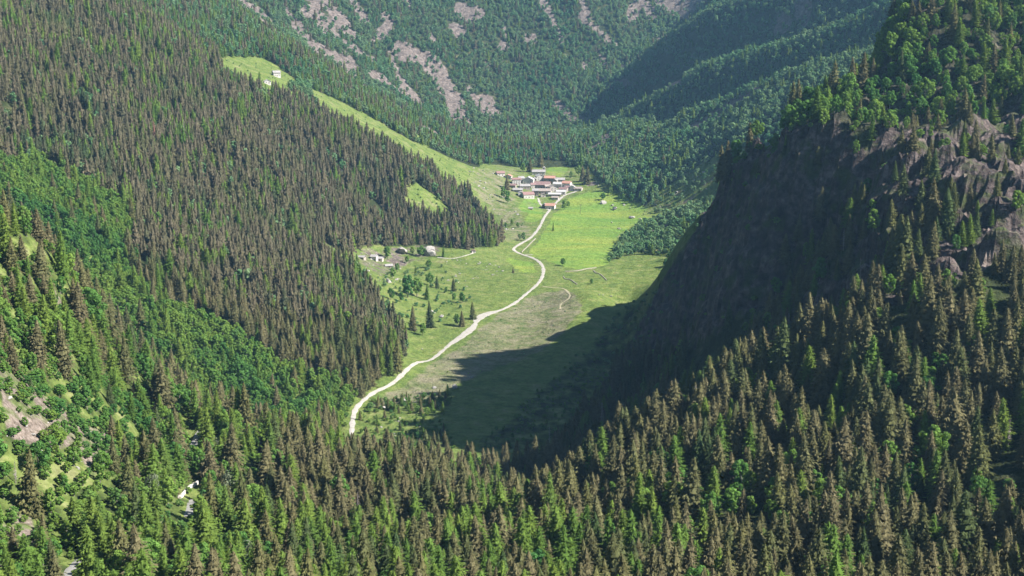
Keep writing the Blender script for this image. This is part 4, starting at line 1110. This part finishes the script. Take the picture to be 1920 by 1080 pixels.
strew(45, [(1210,400),(1300,330),(1390,285),(1350,345),(1260,408)], 1700, 2250, 0.8, 3.2, 'pale rocks', 'in the right scree', 'rocks of the right scree', 4)
strew(22, [(700,745),(790,745),(840,760),(790,820),(700,820)], 930, 1250, 0.6, 1.8, 'stones', 'by the lower road', 'rocks by the lower road', 5)
strew(26, [(1100,285),(1180,330),(1190,345),(1110,350)], 1950, 2400, 0.8, 2.6, 'grey rocks', 'right of the village', 'rocks right of the village', 6)
strew(40, [(0,700),(100,775),(210,815),(160,890),(60,840),(0,820)], 380, 720, 0.4, 1.5, 'grey blocks', 'on the bare left slope', 'blocks on the left slope', 8)
def stone_wall(name, label, pix, ht, th, mat, y0, y1, cat='wall'):
    line = catmull([Vector((v.x, v.y)) for v in (lift(a_, b_, y0, y1) for a_, b_ in pix)], 1.2)
    o = empty(name, (line[0].x, line[0].y, float(height(line[0].x, line[0].y))))
    base_ = o.location.copy()
    rd = random.Random(len(label))
    for i in range(len(line) - 1):
        q0, q1 = line[i], line[i + 1]
        t = (q1 - q0); n_ = Vector((-t.y, t.x)).normalized() * th / 2
        z0, z1 = float(height(q0.x, q0.y)), float(height(q1.x, q1.y))
        a_ = ht * rd.uniform(0.85, 1.1)
        j = 0.03
        q0, q1 = q0 + t * j, q1 - t * j
        vs_ = [(q.x + s_ * n_.x - base_.x, q.y + s_ * n_.y - base_.y, zz - base_.z) for (q, zb) in ((q0, z0), (q1, z1)) for s_ in (-1, 1) for zz in (zb - 0.5, zb + a_)]
        mb = MB(); mb.add(vs_, [(0, 1, 3, 2), (4, 6, 7, 5), (0, 4, 5, 1), (2, 3, 7, 6), (1, 5, 7, 3), (0, 2, 6, 4)])
        link('stone', mb.mesh('stone', mat), None, o)
    tag(o, label, cat); return o
stone_wall('dry_stone_wall', 'low dry stone wall bounding the left of the small walled plot', [(1056,519),(1060,524),(1070,526),(1082,534)], 0.8, 0.7, 'stone_wall', 1200, 1800)
stone_wall('dry_stone_wall', 'low stone wall on the right of the small walled plot', [(1113,508),(1117,512),(1125,515),(1137,526)], 0.8, 0.7, 'stone_wall', 1200, 1800)
stone_wall('dry_stone_wall', 'thin wall along the near edge of the bright meadow', [(1060,510),(1080,509),(1100,505),(1118,503)], 0.9, 0.8, 'stone_wall', 1200, 1900)
stone_wall('roadside_wall', 'white roadside wall beside the lane in the left foreground', [(333,934),(350,922),(371,909)], 1.5, 0.7, 'plaster', 350, 800)
stone_wall('dry_stone_wall', 'stone retaining wall under the road inside the hairpin', [(978,474),(990,462),(1004,448)], 1.0, 0.8, 'stone_wall', 1500, 2000)

# ------------------------------------------------------------------ pole and walker
p = lift(1088, 401, 1700, 2200)
po = empty('utility_pole', p)
mb = MB(); mb.tube([(0, 0, -1), (0, 0, 14)], [0.28, 0.18], 8); link('post', mb.mesh('post', 'metal_pole'), None, po)
mb = MB(); mb.box(-2.2, 2.2, -0.16, 0.16, 12.6, 12.95); link('crossarm', mb.mesh('crossarm', 'metal_pole'), None, po)
tag(po, 'thin power pole with crossarm at the left edge of the bright meadow', 'utility pole')
p = lift(914, 596, 1000, 1700)
sk = [(0,0,0.95),(0,0,1.2),(0,0,1.42),(0,0,1.53),(0,0.02,1.66),(0,0.01,1.76),                  # hip, waist, chest, neck, head, crown
      (-0.10,0,0.90),(-0.12,-0.10,0.50),(-0.12,0.02,0.08),(-0.12,-0.14,0.04),(0.10,0,0.90),(0.12,0.12,0.50),(0.12,0.26,0.10),(0.12,0.14,0.04),
      (-0.20,0,1.40),(-0.26,0.06,1.14),(-0.25,-0.06,0.90),(0.20,0,1.40),(0.26,-0.06,1.14),(0.25,0.08,0.90)]
ed = [(0,1),(1,2),(2,3),(3,4),(4,5),(0,6),(6,7),(7,8),(8,9),(0,10),(10,11),(11,12),(12,13),(2,14),(14,15),(15,16),(2,17),(17,18),(18,19)]
rad_ = [.15,.14,.15,.06,.10,.07,.09,.065,.045,.04,.09,.065,.045,.04,.07,.05,.04,.07,.05,.04]
me = bpy.data.meshes.new('person'); me.from_pydata(sk, ed, []); me.update()
pe = link('person', me, 'cloth_dark'); pe.location = p + Vector((0, 0, 0.3)); pe.rotation_euler = (0, 0, 0.9)
md = pe.modifiers.new('skin', 'SKIN')
for i, v_ in enumerate(me.skin_vertices[0].data if me.skin_vertices else []): v_.radius = (rad_[i], rad_[i])
if me.skin_vertices: me.skin_vertices[0].data[0].use_root = True
pe.modifiers.new('sub', 'SUBSURF').levels = 1
hm = MB(); hm.tube([(0,0.02,1.58),(0,0.02,1.64),(0,0.02,1.72),(0,0.02,1.78)], [0.075,0.11,0.10,0.03], 8)
link('face', hm.mesh('face', 'skin'), None, pe)
tag(pe, 'walker in dark clothes striding along the gravel road by the lay-by', 'person')
# ------------------------------------------------------------------ the air over the valley
m, nt, N, L, b = new_mat('haze')
N.remove(b)
pv = N.new('ShaderNodeVolumePrincipled')
pv.inputs['Color'].default_value = (0.34, 0.66, 1.0, 1)
pv.inputs['Density'].default_value = 0.00005
pv.inputs['Anisotropy'].default_value = 0.25
L.new(pv.outputs[0], N['Material Output'].inputs['Volume'])
hb = MB(); hb.box(-3400, 3400, -420, 4900, float(GZ.min()) - 12, float(GZ.max()) + 60)
haze = link('haze', hb.mesh('haze', 'haze'))
tag(haze, 'pale blue haze filling the valley air', None, kind='stuff')
